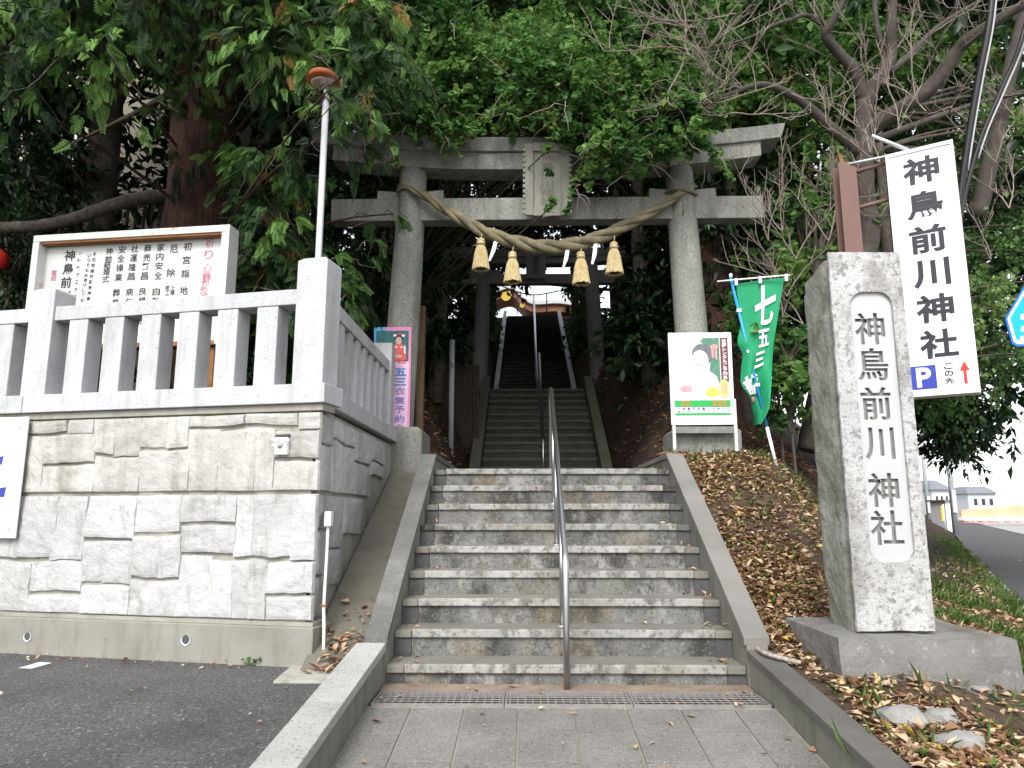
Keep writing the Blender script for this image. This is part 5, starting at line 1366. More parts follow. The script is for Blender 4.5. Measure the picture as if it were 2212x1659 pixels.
for i, (u0, u1, vt, Y, mat, lab) in enumerate(((2012, 2050, 1058, 120, M('bld_white', (.6, .6, .62), (.66, .66, .68), .2, .8), 'pale house with a grey roof far along the road'), (2090, 2150, 1066, 170, M('bld_grey', (.5, .52, .56), (.56, .58, .6), .2, .8), 'distant low pale apartment block beyond the hoarding'))):
    a, b = atY(u0, vt, Y), atY(u1, vt, Y)
    h = thing('distant_house', lab, 'building', ((a.x + b.x) / 2, Y, -.3))
    m = MB(); m.box(a.x, b.x, Y, Y + 8, -.5, a.z); m.build('wall', mat, h)
    m = MB(); m.hexa([(a.x - .5, Y - .6, a.z), (b.x + .5, Y - .6, a.z), (b.x + .5, Y + 8.5, a.z), (a.x - .5, Y + 8.5, a.z), (a.x + 1, Y + 2, a.z + 1.6), (b.x - 1, Y + 2, a.z + 1.6), (b.x - 1, Y + 6, a.z + 1.6), (a.x + 1, Y + 6, a.z + 1.6)]); m.build('roof', M('far_roof', (.16, .17, .20), (.2, .21, .24), .5, .8), h)
    for k in range(3):
        x = a.x + (b.x - a.x) * (.2 + .28 * k); m = MB(); m.box(x, x + (b.x - a.x) * .12, Y - .06, Y + .02, a.z * .55, a.z * .8); m.build('window', GLASSD, h)
for (u, vt, Yp, r, lab) in ((2062, 880, 46, .17, 'grey utility pole standing at the kerb of the far road'), (2006, 900, 62, .17, 'second grey utility pole partly hidden behind the carved pillar')):
    b = atZ(u + 3, HOR + 1624 * (ZC - Z_WALK) / Yp, Z_WALK)
    ptop = atY(u - 6, vt, b.y)
    po = thing('utility_pole', lab, 'pole', (b.x, b.y, Z_WALK), 'utility poles along the road')
    m = MB(); m.tube([(b.x, b.y, -.3), (b.x, b.y, ptop.z)], [r, r * .75], 14); m.build('shaft', M('pole_concrete', (.30, .34, .35), (.38, .41, .42), 2, .8), po)
    m = MB(); m.box(b.x - .16, b.x + .1, b.y - .28, b.y - r * .9, 1.2, 2.6); m.build('sign_wrap', M('pole_wrap', (.5, .52, .54)), po)
m = MB(); P = atY(2037, 1100, 52)
bn = thing('roadside_banner', 'small yellow banner beside a white shed on the far verge', 'banner', (P.x, 52, -.2))
a, b = atY(2032, 1092, 52), atY(2040, 1125, 52); m.box(a.x, b.x, 52, 52.03, b.z, a.z); m.build('cloth', M('banner_yellow', (.75, .58, .05)), bn)
m = MB(); m.tube([(b.x + .02, 52, -.3), (b.x + .02, 52, a.z + .1)], .03, 6); m.build('pole', WHITEP, bn)
m = MB(); a, b = atY(2041, 1083, 54), atY(2058, 1140, 54); ws = thing('white_shed', 'small white roadside shed beside the grey utility pole', 'shed', (a.x, 54, -.2)); m.box(a.x, b.x, 54, 56, -.3, a.z); m.build('wall', WHITEP, ws)
m = MB(); m.box(a.x - .15, b.x + .15, 53.8, 56.2, a.z, a.z + .12); m.build('roof', MATS['far_roof'], ws)
# crossing sign at the right edge
YB = 9.3; c = atY(2172, 690, YB); S = .80
bs = thing('crossing_sign', 'blue five-sided pedestrian crossing sign with white border at the roadside', 'sign', (c.x + .45, YB, Z_WALK))
pent = [(0, .0), (.06, -.40), (.12, -.44), (.78, -.44), (.84, -.40), (.90, 0), (.89, .03), (.49, .62), (.41, .62), (.01, .03)]
def pf(s, off): return [Vector((c.x + (.45 + (x - .45) * s) * S, YB - off, c.z + (.06 + (y - .06) * s) * S)) for x, y in pent]
nY = Vector((0, -1, 0))
m = MB(); m.slab(pf(1, 0), nY, .02); m.build('plate', M('sign_blue_edge', (.02, .16, .62)), bs)
m = MB(); m.poly(pf(.93, .002)); m.build('border', WHITEP, bs)
m = MB(); m.poly(pf(.83, .004)); m.build('field', M('sign_blue', (.01, .38, .80)), bs)
m = MB()
for x0, y0, wd in ((.14, -.29, .42), (.17, -.16, .36), (.18, .0, .14)):
    m.add([(c.x + x0, YB - .006, c.z + y0), (c.x + x0 + wd, YB - .006, c.z + y0), (c.x + x0 + wd - .02, YB - .006, c.z + y0 + .07), (c.x + x0 + .02, YB - .006, c.z + y0 + .07)], [(0, 1, 2, 3)])
m.build('zebra_stripes', WHITEP, bs)
m = MB(); m.tube([(c.x + .45, YB + .06, -.3), (c.x + .45, YB + .06, c.z + .5)], .035, 12); m.build('post', WHITEP, bs)
# overhead cables passing behind the sign
for (pts, r, lab) in (([(2150, -120, 7.6), (2138, 40, 7.6), (2112, 180, 7.7), (2090, 310, 7.8), (2068, 470, 7.9), (2050, 640, 8.0)], .036, 'thick black sheathed cable hanging down behind the white sign'),
                      ([(2240, -60, 8.2), (2205, 90, 8.2), (2160, 200, 8.2), (2118, 300, 8.2), (2085, 420, 8.2), (2064, 560, 8.2)], .022, 'thinner black cable slanting behind the white sign')):
    P = smooth_path([atY(*p) for p in pts], 5)
    o = thing('overhead_cable', lab, 'cable', P[-1])
    m = MB(); m.tube(P, r, 10); m.build('sheath', RUBBER, o)
    m = MB(); m.tube([p + Vector((.035, -.03, .0)) for p in P[3:18]], .010, 6); m.build('lashing_wire', M('wire_grey', (.4, .41, .42)), o)
# garden hose on the bank
hp = smooth_path([atZ(u, v, z) for u, v, z in ((1858, 1322, .34), (1810, 1328, .33), (1745, 1335, .30), (1690, 1342, .26), (1668, 1360, .24), (1642, 1378, .24), (1634, 1396, .235), (1650, 1410, .235), (1690, 1422, .225), (1730, 1432, .2))], 5)
hs_ = thing('garden_hose', 'thin brown and white hose curling over the leaves beside the pillar base', 'hose', hp[0])
m = MB(); m.tube(hp[:26], .015, 8); m.build('tube', M('hose_brown', (.36, .17, .09), (.42, .24, .14), 9, .6), hs_)
m = MB(); m.tube(hp[25:], .015, 8); m.build('bare_end', M('hose_white', (.5, .45, .4), (.12, .1, .09), 40, .6), hs_)

# ================================================================== vegetation
rg = np.random.default_rng
def R(seed): return random.Random(seed)
# big cedar behind the notice board
b = atY(430, 470, 9.6); zb0 = 1.9
r1 = R(1)  # the first, highest crown clumps are added out of view to shade this side
cl = [(Vector((r1.uniform(-9, -2.2), r1.uniform(5.5, 11), r1.uniform(8.2, 11))), r1.uniform(.8, 1.2)) for k in range(34)] + clumps_px(-250, -260, 230, 150, 6.2, 9.2, 34, .45, .85, r1) + clumps_px(230, -260, 560, 60, 6.2, 9.0, 30, .45, .85, r1) + clumps_px(540, -200, 820, 190, 6.6, 8.8, 36, .38, .62, r1) + clumps_px(550, 240, 650, 640, 7.8, 9.2, 16, .26, .42, r1) + clumps_px(540, 540, 740, 680, 7.4, 8.4, 12, .25, .38, r1) \
   + [(atY(u, v, y), r) for u, v, y, r in ((790, 215, 7.0, .42), (740, 235, 6.9, .32), (840, 110, 7.2, .5), (690, 300, 6.7, .32), (600, 330, 7.0, .36), (650, 600, 7.2, .34), (730, 610, 7.8, .34), (775, 655, 8.2, .24), (735, 165, 5.8, .20), (690, 205, 5.85, .16), (745, 215, 5.8, .18), (665, 130, 5.9, .2), (660, 380, 7.2, .25), (850, 462, 7.9, .17), (800, 470, 8.0, .17), (765, 325, 7.5, .3), (815, 315, 7.6, .26), (800, 520, 8.0, .16), (770, 560, 8.0, .2), (620, 470, 7.4, .3), (560, 330, 7.6, .3), (545, 430, 8.2, .35), (375, 352, 8.9, .22), (430, 350, 8.8, .2), (395, 210, 8.6, .3), (460, 240, 8.7, .3), (480, 330, 8.7, .24), (350, 250, 8.6, .25), (420, 150, 8.4, .4))]
def conifer(name, label, trunk, radii, clumps, seed, twigs, per, size, mat=CYPRESS, bark=BARK, **kw):
    return tree(name, label, trunk, radii, clumps, 'spray', mat, bark, rg(seed), twigs=twigs, per=per, size=size, sides=28, jit=.16, **kw)
conifer('cedar_tree', 'huge red-barked cedar with drooping feathery branches behind the notice board', [(b.x + .05, 9.6, zb0), (b.x, 9.6, 4), (b.x - .05, 9.6, 7), (b.x, 9.6, 11), (b.x, 9.6, 15)], [.58, .46, .40, .32, .2], cl, 21, 20, 9, .17, loose=.26, limb_every=5, sag=.5, fine=2, droop=.5, hang=.6, limb_r=.022, tvar=.7, rare=.02)
# fallen-looking low limb crossing before the building
lb = thing('bare_limb', 'long bare dark limb stretching across the beige building from the cedar', 'branch', atY(345, 425, 9.4))
m = MB(); P = smooth_path([atY(u, v, y) for u, v, y in ((360, 424, 9.4), (310, 428, 9.2), (250, 442, 9.0), (180, 466, 8.9), (100, 486, 8.8), (0, 492, 8.7), (-80, 490, 8.6))], 5); m.tube(P, interp([.10, .085, .075, .07], len(P)), 10, jit=.2); m.build('limb', BARKG, lb)
m = MB(); P = smooth_path([atY(u, v, y) for u, v, y in ((362, 205, 9.3), (300, 240, 9.1), (220, 280, 9.0), (140, 318, 8.9))], 5); m.tube(P, interp([.05, .03, .012], len(P)), 8, jit=.2); m.build('side_limb', BARKG, lb)
# dark evergreens at the far left
for i, (u, w_, seed, lab, reg_) in enumerate(((205, .26, 31, 'dark evergreen with a thick trunk standing before the beige building', (30, 150, 170, 430)), (85, .2, 32, 'slimmer dark evergreen at the edge of the shady platform', (-100, 100, 60, 520)))):
    b = atY(u, 480, 11.2 + i * .8); rr = R(seed)
    cl = clumps_px(*reg_, 10.2, 12.5, 26, .3, .5, rr) + clumps_px(-200, -250, 420, 60, 9.5, 13, 20, .8, 1.2, rr)
    tree('evergreen_tree', lab, [(b.x, b.y, 1.9), (b.x + .05, b.y, 5), (b.x, b.y, 9), (b.x, b.y, 13)], [w_ * 1.2, w_, w_ * .8, w_ * .5], cl, 'dia', DARKLEAF, BARKG, rg(seed), twigs=16, per=16, size=.17, hang=.6, limb_r=.04)
# ginkgo over the torii
rr = R(5)
b = atY(880, 500, 12.0)
cl = clumps_px(760, -220, 1330, 205, 8.4, 11.2, 62, .45, .75, rr) + clumps_px(1150, 130, 1460, 245, 8.1, 8.9, 20, .3, .5, rr) + clumps_px(1290, 215, 1540, 345, 8.1, 8.6, 26, .26, .40, rr) + clumps_px(1200, 180, 1330, 285, 8.15, 8.6, 12, .28, .4, rr) + clumps_px(860, 225, 1130, 292, 8.3, 8.7, 13, .25, .38, rr) + clumps_px(800, 230, 1000, 290, 8.5, 9.3, 8, .25, .4, rr) \
   + [(atY(u, v, y), r) for u, v, y, r in ((1172, 335, 8.3, .13), (1176, 372, 8.3, .10), (1240, 415, 8.3, .20), (1200, 440, 8.3, .13), (1192, 462, 8.3, .09), (1285, 355, 8.4, .25), (1400, 345, 8.3, .32), (1345, 372, 8.35, .26), (1240, 415, 8.3, .24), (1285, 330, 8.3, .3), (800, 325, 8.5, .25), (860, 335, 8.5, .2), (1440, 300, 8.3, .35), (1500, 310, 8.3, .3), (1560, 340, 8.4, .22))]
tree('ginkgo_tree', 'leafy green ginkgo spreading over the crossbeams of the large torii', [(b.x, 12.0, 1.7), (b.x + .1, 12, 4.5), (b.x, 11.8, 8), (b.x + .2, 11.4, 12)], [.26, .22, .18, .1], cl, 'fan', GINKGO, BARKG, rg(51), twigs=17, per=26, size=.055, hang=.5, limb_r=.02, limb_every=3, tvar=.7, fine=2)
rr = R(6)
b = atY(1500, 300, 12.6)
cl = clumps_px(1300, -220, 1760, 160, 9.6, 13, 34, .6, 1.0, rr) + clumps_px(1540, 60, 1900, 330, 11, 14.5, 26, .6, 1.0, rr) + clumps_px(1800, -200, 2120, 150, 11, 14, 22, .7, 1.1, rr)
tree('ginkgo_tree', 'tall ginkgo with a bare brown trunk between the torii and the cherry tree', [(b.x + .3, 12.6, 2.2), (b.x + .2, 12.6, 5), (b.x, 12.6, 8.5), (b.x, 12.6, 13)], [.36, .30, .25, .12], cl, 'fan', GINKGO, BARK, rg(61), twigs=18, per=28, size=.07, hang=.4, limb_r=.035, tvar=.5)
# dark understory beside the upper steps
def mass(name, label, u, v, Y, box_, Ya, Yb, n, r0, r1_, seed, leaf='dia', mat=DARKLEAF, size=.2, tw=.16, top_=11, twigs=14, per=14, group=None, **kw):
    rr = R(seed); b = atY(u, v, Y); z0 = gz(b.x, Y)
    cl = clumps_px(*box_, Ya, Yb, n, r0, r1_, rr)
    return tree(name, label, [(b.x, Y, z0 - .1), (b.x + rr.uniform(-.2, .2), Y, z0 + (top_ - z0) * .4), (b.x, Y, top_)], [tw, tw * .8, tw * .4], cl, leaf, mat, BARKG, rg(seed), twigs=twigs, per=per, size=size, limb_r=.03, group=group, **kw)
mass('evergreen_tree', 'dark evergreen in the shade behind the pink poster and its torii pillar', 940, 700, 13.2, (900, 330, 975, 740), 12.0, 14.5, 26, .3, .55, 71, top_=10)
mass('evergreen_tree', 'dense dark evergreen between the cedar and the large torii', 780, 640, 12.5, (560, 330, 880, 900), 11.2, 14, 46, .45, .8, 72, top_=10)
mass('evergreen_tree', 'dark evergreen in the shade behind the poster stand and its torii pillar', 1400, 700, 13.4, (1365, 420, 1480, 800), 12.5, 15.5, 32, .4, .7, 73, top_=10)
mass('evergreen_tree', 'broad dark evergreen behind the green banner', 1600, 700, 12.8, (1440, 380, 1820, 880), 11.4, 14.5, 56, .45, .85, 74, top_=10)
mass('evergreen_tree', 'dark evergreen on the slope above the smaller torii', 1340, 560, 19, (1330, 380, 1440, 760), 18, 22, 30, .6, 1.1, 75, top_=14, size=.26)
mass('evergreen_tree', 'dark evergreen beside the smaller torii on the board fence side', 960, 600, 20, (880, 380, 985, 800), 18.5, 23, 34, .6, 1.0, 76, top_=14, size=.26)
mass('leafy_tree', 'sunlit green hedge-like tree beside the shaded stringer of the top steps', 1240, 760, 27, (1240, 610, 1290, 800), 23, 30, 30, .4, .6, 77, mat=MIDLEAF, top_=12, size=.2)
mass('leafy_tree', 'green tree beside the bright stringer of the long top steps', 1060, 740, 27, (1020, 620, 1055, 790), 23, 30, 22, .4, .6, 78, mat=MIDLEAF, top_=12, size=.2)
mass('evergreen_tree', 'dark tree whose fringe hangs against the sky above the top steps', 1010, 500, 26, (960, 470, 1150, 585), 22, 27, 30, .45, .8, 79, top_=15, size=.24, hang=.8)
mass('dark_shrub', 'dense dark shrub at the end of the notice board by the red lantern', 20, 640, 9.6, (-140, 470, 70, 680), 8.8, 10.2, 26, .3, .5, 70, top_=4, tw=.05, size=.10, cat='shrub')
mass('evergreen_tree', 'dark evergreen closing the gap above the crossbeam of the large torii', 860, 500, 14.5, (880, 170, 1190, 330), 13, 17, 34, .5, .9, 98, top_=12, size=.2)
mass('evergreen_tree', 'dark evergreen closing the gap above the smaller torii', 1330, 500, 20.5, (1030, 330, 1330, 510), 19.5, 23, 40, .6, 1.0, 99, top_=14, size=.24)
# forest wall behind everything
fw = [(-300, 'far', 81), (250, 'far', 82), (650, 'far', 83), (900, 'far', 84), (1180, 'far', 85), (1450, 'far', 86), (1750, 'far', 87), (2000, 'far', 88)]
FL = ['beyond the beige building', 'behind the huge cedar', 'behind the lamp pole', 'between the cedar and the large torii', 'above the name plaque', 'between the large torii and the bare cherry', 'behind the bare cherry limbs', 'behind the hanging white sign']
for (u, _, sd_), l in zip(fw, FL):
    top_v = -420
    bot = 500 if u < 850 or u > 1500 else 430 if u != 1180 else 380
    mass('forest_tree', 'tall dark forest tree rising ' + l, {1180: 1350, 2000: 1880, 900: 860}.get(u, u), 560, 24 if u < 2000 else 19, (u - 260, top_v, u + 260, bot), 19 if u < 1900 else 14, 27 if u < 1900 else 19, 60, 1.1, 1.9, sd_, size=.34, top_=19, tw=.3, twigs=16, per=15, tvar=.5, group='forest trees on the hill behind')
# roadside foliage on the right
mass('leafy_tree', 'bright green leafy tree crowding the right of the hanging sign', 1955, 900, 10.4, (2050, 150, 2330, 790), 10.2, 13.5, 60, .4, .75, 91, leaf='wide', mat=BRIGHTLEAF, size=.09, top_=7, tw=.12, twigs=17, per=18, tvar=.6)
mass('leafy_tree', 'dark green roadside tree hanging over the sidewalk behind the carved pillar', 1940, 1000, 15, (1930, 800, 2110, 965), 13, 17, 30, .35, .6, 92, leaf='dia', mat=DARKLEAF, size=.17, top_=4.5, tw=.14, twigs=15, per=15)
mass('leafy_tree', 'green tree behind the brown sign post', 1880, 860, 13, (1780, 260, 2060, 860), 12, 15, 52, .5, .9, 93, leaf='wide', mat=BRIGHTLEAF, size=.095, top_=8, tw=.14, twigs=18, per=20, tvar=.5)
rr = R(8)
for (u, v, Y, box_, n, sd_, lab) in ((1690, 960, 9.3, (1600, 540, 1745, 720), 20, 94, 'leafy ginkgo sucker growing behind the banner'), (1715, 960, 9.1, (1660, 720, 1770, 900), 14, 95, 'low ginkgo sapling beside the cherry trunk'), (1790, 960, 9.6, (1690, 330, 1850, 560), 18, 96, 'young ginkgo shoots rising between the torii beam end and the brown post')):
    mass('ginkgo_sapling', lab, u, v, Y, box_, Y - .5, Y + .6, n, .2, .38, sd_, leaf='fan', mat=GINKGO, size=.068, top_=4.2, tw=.02, twigs=9, per=10, cat='sapling', tvar=.6)
# canopy added high over the steps, above the frame, to shade them
rr = R(9)
cl = [(Vector((rr.uniform(-9, 10), rr.uniform(10.5, 19), 0)), rr.uniform(1.1, 1.7)) for k in range(210)]
cl = [(Vector((c.x, c.y, c.y * .62 + rr.uniform(2.4, 6.0))), r) for c, r in cl]
cl += [(Vector((s_ * rr.uniform(4.2, 12), rr.uniform(11, 30), 0)), rr.uniform(1.2, 1.9)) for s_ in (-1, 1) for k in range(70)]
cl = [(c if c.z else Vector((c.x, c.y, gz(c.x if c.x < 0 else min(c.x, 6), c.y) + rr.uniform(1.5, 7))), r) for c, r in cl]
tree('shade_canopy', 'evergreen crown added above the upper steps to shade them', [(-3.2, 16.0, gz(-3.2, 16) - .2), (-3.1, 16, 6), (-2.6, 15.8, 9), (-1.5, 15.5, 12.5)], [.5, .42, .34, .15], cl, 'dia', DARKLEAF, BARKG, rg(97), twigs=18, per=16, size=.32, limb_every=9, limb_r=.07, tvar=.5)
# bare cherry
ct = thing('cherry_tree', 'bare twisting cherry tree with grey-brown limbs behind the stone pillar', 'tree', atY(1755, 965, 9.4))
LIMBS = [([(1752, 975, 9.4), (1775, 850, 9.4), (1830, 680, 9.3), (1876, 520, 9.2), (1868, 420, 9.1), (1866, 330, 9.0), (1868, 215, 8.9)], [.17, .155, .145, .135, .125, .115, .09]),
 ([(1866, 335, 9), (1800, 280, 8.9), (1725, 215, 8.7), (1650, 183, 8.5), (1585, 200, 8.3), (1525, 225, 8.2)], [.085, .07, .055, .042, .03, .018]),
 ([(1868, 215, 8.9), (1848, 157, 8.8), (1808, 110, 8.7), (1785, 77, 8.6), (1796, 50, 8.5), (1822, 0, 8.4), (1850, -80, 8.3)], [.085, .075, .065, .06, .045, .035, .03]),
 ([(1794, 60, 8.6), (1742, 33, 8.5), (1708, 43, 8.4), (1675, 53, 8.3), (1600, 88, 8.2), (1475, 112, 8.1)], [.04, .03, .026, .02, .014, .008]),
 ([(1870, 225, 8.9), (1885, 187, 8.85), (1908, 157, 8.8), (1925, 120, 8.8), (1925, 60, 8.7), (1930, -20, 8.6)], [.085, .08, .075, .07, .065, .05]),
 ([(1890, 185, 8.85), (1910, 125, 8.9), (1895, 60, 8.9), (1886, -20, 8.9)], [.045, .04, .034, .03]),
 ([(1862, 290, 9), (1908, 260, 8.8), (1958, 227, 8.6), (1995, 203, 8.5), (2035, 160, 8.4), (2068, 110, 8.3), (2108, 73, 8.1), (2212, 10, 7.8), (2300, -40, 7.6)], [.105, .10, .095, .095, .09, .08, .07, .055, .04]),
 ([(1920, 157, 8.9), (1965, 118, 9.2), (2030, 55, 9.4), (2120, 0, 9.5)], [.05, .042, .035, .028]),
 ([(2112, 470, 10.2), (2150, 300, 10), (2190, 120, 9.8), (2240, -60, 9.6)], [.12, .11, .1, .09]),
 ([(1895, 300, 9.1), (1975, 270, 9.4), (2090, 230, 9.6), (2240, 190, 9.7)], [.05, .042, .035, .028])]
m = MB(); limbpts = []
for pts, rad in LIMBS:
    P = smooth_path([atY(*p) for p in pts], 6); m.tube(P, interp(rad, len(P)), 12, jit=.14); limbpts.append(P)
m.build('trunk', CHERRYB, ct)
rr = R(12); m = MB(); spur = []; tips = []
def twig(p, d, L, r, depth):
    pts = [p]; n = max(5, int(L / .07)); q = p.copy(); dd_ = d.normalized(); curl = Vector((rr.uniform(-1, 1), rr.uniform(-.4, .4), rr.uniform(-.6, 1.1)))
    for i in range(n):
        dd_ = (dd_ + curl * .09 + Vector((rr.uniform(-1, 1), rr.uniform(-1, 1), rr.uniform(-1, 1))) * .16).normalized()
        q = q + dd_ * (L / n); pts.append(q.copy())
        if depth > 0 and rr.random() < .34: twig(q.copy(), (dd_ + Vector((rr.uniform(-1, 1), rr.uniform(-.6, .6), rr.uniform(-.3, 1.2)))), L * rr.uniform(.25, .55), r * .62, depth - 1)
        elif rr.random() < .35:
            e = q + (dd_ * .4 + Vector((rr.uniform(-1, 1), rr.uniform(-.5, .5), rr.uniform(.1, 1)))).normalized() * rr.uniform(.02, .09); m.tube([q, e], [r * .55, r * .3], 4, cap=False)
    m.tube(pts, interp([r, r * .45], len(pts)), 5, cap=False); tips.append(pts[-1])
for li, n in ((1, 10), (3, 9), (2, 4), (0, 3), (6, 7), (4, 3), (7, 4), (9, 4)):
    P = limbpts[li]
    for k in range(n):
        i = rr.randint(len(P) // 4, len(P) - 1); d = Vector((rr.uniform(-1, .5), rr.uniform(-.9, .1), rr.uniform(-.5, .9)))
        twig(P[i].copy(), d, rr.uniform(.7, 1.5), rr.uniform(.006, .011), 2)
for u, v, y in ((1530, 225, 8.2), (1560, 250, 8.1), (1480, 112, 8.1), (1500, 60, 8.1), (1590, 30, 8.1)):
    for k in range(2): twig(atY(u, v, y), Vector((rr.uniform(-1, .3), rr.uniform(-.4, .2), rr.uniform(-.8, .6))), rr.uniform(.7, 1.3), .009, 2)
# upright suckers in front of the right end of the torii and round the post
for u0, v0, y in ((1690, 700, 8.9), (1700, 640, 8.8), (1720, 560, 8.7), (1735, 700, 8.9), (1660, 520, 8.7), (1690, 500, 8.7), (1790, 520, 8.2), (1830, 420, 8.0), (1880, 330, 7.9), (1900, 350, 7.6), (1940, 280, 7.6), (2000, 240, 7.8), (2150, 350, 8.6), (2180, 450, 8.6), (2140, 560, 8.8), (2190, 250, 8.4)):
    for k in range(2): twig(atY(u0, v0, y), Vector((rr.uniform(-.9, .4), rr.uniform(-.3, .3), rr.uniform(.5, 1.2))), rr.uniform(.6, 1.2), .009, 2)
m.build('twigs', TWIG, ct)['kind'] = 'stuff'
g_ = rg(5); tp = np.array([tuple(p) for p in tips]); sel = g_.choice(len(tp), 45)
P = tp[sel] + g_.normal(size=(45, 3)) * .05
V, Fa, ti = place('wide', P, g_.normal(size=(45, 3)) * .5 + [0, 0, -.8], g_.normal(size=(45, 3)) + [0, -.5, .5], g_.uniform(.08, .13, 45), g_.uniform(.7, 1, 45)); np_mesh('leaves', V, Fa, 3, ti, MIDLEAF, ct)['kind'] = 'stuff'

# ------------------------------------------------------------------ leaf litter, grass, weeds
def scatter(name, pts, kind, size, mat, seed, label, cat, nz=1.0, flat=.35, lo=0, hi=1, parent=None, axis_up=0):
    g = rg(seed); P = np.array(pts); N = len(P)
    ax = g.normal(size=(N, 3)); ax[:, 2] = ax[:, 2] * .25 + axis_up
    nr = g.normal(size=(N, 3)) * flat; nr[:, 2] += nz
    sz = size * g.uniform(.45, 1.35, N); tn = g.uniform(lo, hi, N)
    kinds = ['dia', 'curl', 'wide', 'thin'] if kind == 'dia' else [kind]
    which = g.integers(0, len(kinds), N); Vs, Fs, Ts, off = [], [], [], 0
    for k_, kn in enumerate(kinds):
        q = which == k_
        if not q.any(): continue
        v_, f_, t_ = place(kn, P[q], ax[q], nr[q], sz[q], tn[q]); Vs.append(v_); Fs.append(f_ + off); Ts.append(t_); off += len(v_)
    V, Fa, ti = np.concatenate(Vs), np.concatenate(Fs), np.concatenate(Ts)
    o = np_mesh(name, V, Fa, 3, ti, mat, parent, 'stuff'); tag(o, label, cat); return o
rr = R(20); pts = []
while len(pts) < 21000:
    x, y = rr.uniform(1.56, 5.2), rr.uniform(2.6, 8.9)
    e = edge_dist(x, y)
    if e < .02: continue
    nz_ = noise.noise(Vector((x * 1.0, y * .8, 7))) + .5 * noise.noise(Vector((x * 3.1, y * 2.6, 4)))
    den = min(max(.55 + 1.5 * nz_, .06), 1)
    den *= 1.0 if x < 2.5 and y > 4.6 else .4 if y > 4.6 else .7
    if rr.random() < den: pts.append((x, y, gz(x, y) + rr.uniform(.005, .03)))
scatter('leaf_litter', pts, 'dia', .058, LITTER, 201, 'brown and yellow fallen leaves covering the bank beside the steps', 'leaves')
pts = [] 
for k in range(1500):
    y = rr.uniform(4.0, 16); x = xe(y) - abs(rr.gauss(.3, .4))
    if edge_dist(x, y) > .02: pts.append((x, y, gz(x, y) + .02))
scatter('verge_litter', pts, 'dia', .07, LITTER, 209, 'pale dry leaves caught in the grass beside the sidewalk', 'leaves', lo=.3, hi=.92)
pts = []
while len(pts) < 5500:
    x, y = rr.uniform(-4, 5), rr.uniform(9.1, 17)
    if -1.05 < x < 1.55: continue
    pts.append((x, y, gz(x, y) + rr.uniform(.005, .03)))
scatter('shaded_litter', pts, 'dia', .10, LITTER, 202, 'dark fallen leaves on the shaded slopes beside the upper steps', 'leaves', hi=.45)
pts = []
for k in range(160):
    x, y = rr.uniform(-1.45, -1.08), 5.2 + abs(rr.gauss(0, .35)); pts.append((x, y, max(.0, (y - 5.25) * .46) + .02))
scatter('gutter_leaves', pts, 'dia', .075, LITTER, 203, 'heap of orange fallen leaves at the mouth of the side gutter', 'leaves', lo=.2, hi=.8)
pts = []
for k in range(150):
    x = -rr.uniform(1.12, 4.6); y = rr.uniform(2.6, 5.6)
    if x < -1.6 and rr.random() < .55: y = 5.45 - (x + 1.5) * .203 - abs(rr.gauss(0, .1))
    elif rr.random() < .5: x = -1.12 - abs(rr.gauss(0, .15))
    pts.append((x, y, zp(y) + .008))
scatter('asphalt_leaves', pts, 'dia', .04, LITTER, 204, 'small dry leaves scattered over the asphalt below the wall', 'leaves', lo=.2, hi=.9, flat=.2)
pts = []
for k in range(150):
    i = rr.randint(-1, 8); x = rr.choice([rr.uniform(XL + .03, XL + .2), rr.uniform(XR - .22, XR - .03), rr.uniform(XL, XR)])
    if i < 0: y = rr.uniform(4.47, 4.93); z = .012
    else: y = Y1N + T1 * i + rr.uniform(.06, .27); z = Z1N + R1 * i + .006
    pts.append((x, y, z))
for k in range(26): x, y = rr.uniform(XL, XR), rr.uniform(3.3, 4.45); pts.append((x, y, zp(y) + .008))
scatter('step_leaves', pts, 'dia', .05, LITTER, 205, 'few dry leaves lying on the steps and drain', 'leaves', lo=.2, hi=.95, flat=.2)
pts = []
for k in range(90): y = rr.uniform(3.0, 30) ** 1.0; pts.append((xe(y) + rr.uniform(.2, 1.6), y, Z_WALK + .01))
scatter('sidewalk_leaves', pts, 'dia', .07, LITTER, 208, 'pale dry leaves lying on the asphalt sidewalk', 'leaves', lo=.5, hi=.9, flat=.2)
# grass: verge beside the sidewalk and a fringe under the torii plinth
pts = []
while len(pts) < 6000:
    y = rr.uniform(4.9, 30) if rr.random() < .5 else rr.uniform(4.8, 9.5) if rr.random() < .985 else rr.uniform(3.4, 4.8); x = xe(y) - abs(rr.gauss(.28, .35))
    if edge_dist(x, y) < .03 or (1.7 < x < 2.78 and 4.3 < y < 5.3): continue
    if noise.noise(Vector((x * 1.6, y * 1.6, 2))) < .0: continue
    pts.append((x, y, gz(x, y) - .01))
scatter('verge_grass', pts, 'blade', .15, GRASS, 206, 'tufts of long green grass along the edge of the sidewalk', 'grass', axis_up=1.1, nz=.1, flat=1)
pts = []
for k in range(700):
    x, y = rr.uniform(1.6, 4.2), rr.gauss(8.55, .25); pts.append((x, y, gz(x, y) - .01))
for k in range(420):
    x, y = rr.uniform(1.6, 3.4), rr.uniform(3.3, 8); 
    if edge_dist(x, y) > .03 and not (1.7 < x < 2.78 and 4.3 < y < 5.3): pts.append((x, y, gz(x, y) - .01))
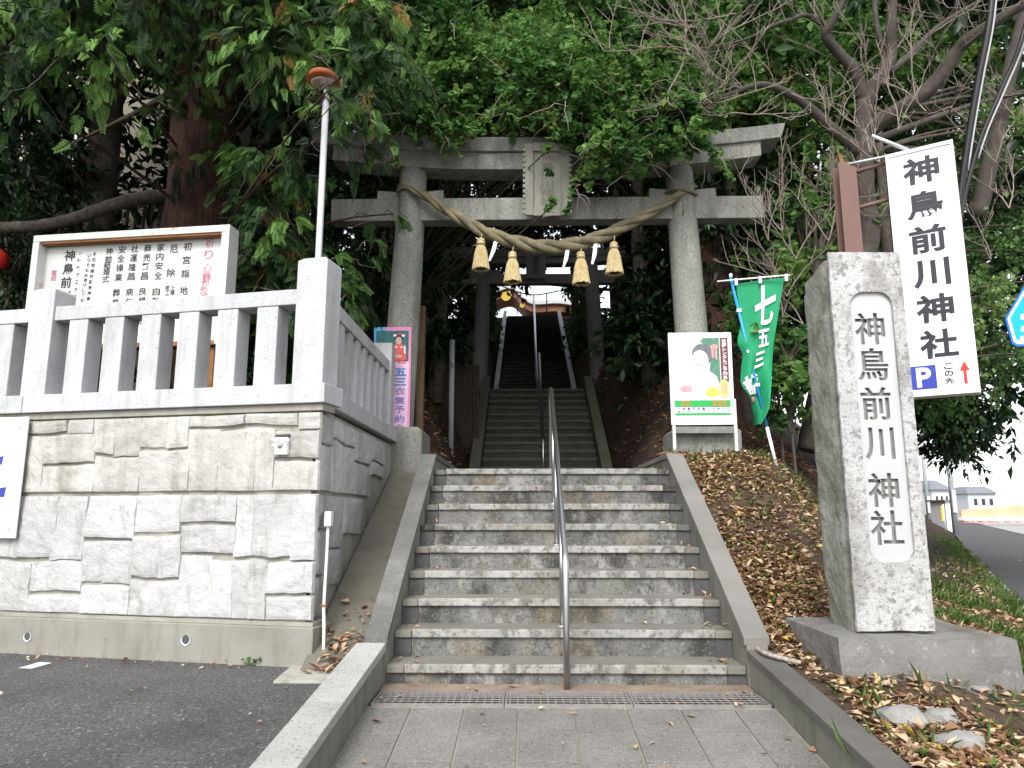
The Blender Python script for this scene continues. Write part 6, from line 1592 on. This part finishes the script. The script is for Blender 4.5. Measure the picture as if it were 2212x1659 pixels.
scatter('bank_grass', pts, 'blade', .13, GRASS, 207, 'sparse green grass blades on top of the leafy bank', 'grass', axis_up=1.1, nz=.1, flat=1)
def weed(u, v, Z, n, s, label, seed):
    p = atZ(u, v, Z); g = rg(seed); t = thing('weed', label, 'weed', p)
    P = np.array(p) + g.normal(size=(n, 3)) * [s, s * .4, s * .35] + [0, 0, s * .45]
    V, Fa, ti = place('wide', P, g.normal(size=(n, 3)) + [0, 0, .3], g.normal(size=(n, 3)) * .4 + [0, -.3, 1], g.uniform(.025, .05, n), g.uniform(.3, .8, n)); np_mesh('leaves', V, Fa, 3, ti, MIDLEAF, t)['kind'] = 'stuff'
    m = MB()
    for k in range(0, n, 6): m.tube([p + Vector((P[k][0] - p.x, P[k][1] - p.y, 0)) * .3, Vector(P[k])], .002, 4, cap=False)
    m.build('stems', M('weed_stem', (.1, .14, .04)), t)
weed(520, 1430, .0, 90, .07, 'small bright green weed at the foot of the wall', 301); weed(552, 1436, .0, 40, .045, 'tiny green weed creeping beside the larger one at the wall foot', 302)
# loose stones at the lower right
for i, (u, v, s, lab) in enumerate(((1955, 1600, .10, 'pale jagged stone among the leaves beside the dark kerb'), (2035, 1592, .07, 'small grey stone lying between two pale ones in the leaves'), (2075, 1640, .09, 'flat white stone lying among the leaves near the sidewalk'), (2040, 1500, .035, 'small white pebble below the pillar base'), (2120, 1535, .05, 'rounded grey pebble near the sidewalk edge'))):
    p = atZ(u, v, .02); z = gz(p.x, p.y); bm = bmesh.new(); bmesh.ops.create_icosphere(bm, subdivisions=2, radius=1)
    for q in bm.verts:
        k = 1 + .35 * noise.noise(q.co * 1.3 + Vector((i * 5, 0, 0))); q.co = Vector((q.co.x * s * 1.3 * k, q.co.y * s * .8 * k, q.co.z * s * .65 * k))
    me = bpy.data.meshes.new('loose_stone'); bm.to_mesh(me); bm.free(); me.materials.append(M('loose_rock', (.17, .165, .155), (.30, .295, .28), 8, .9, bump=.6, bscale=30)); o = bpy.data.objects.new('loose_stone', me); COL.objects.link(o); o.location = (p.x, p.y, z + s * .3); tag(o, lab, 'stone')
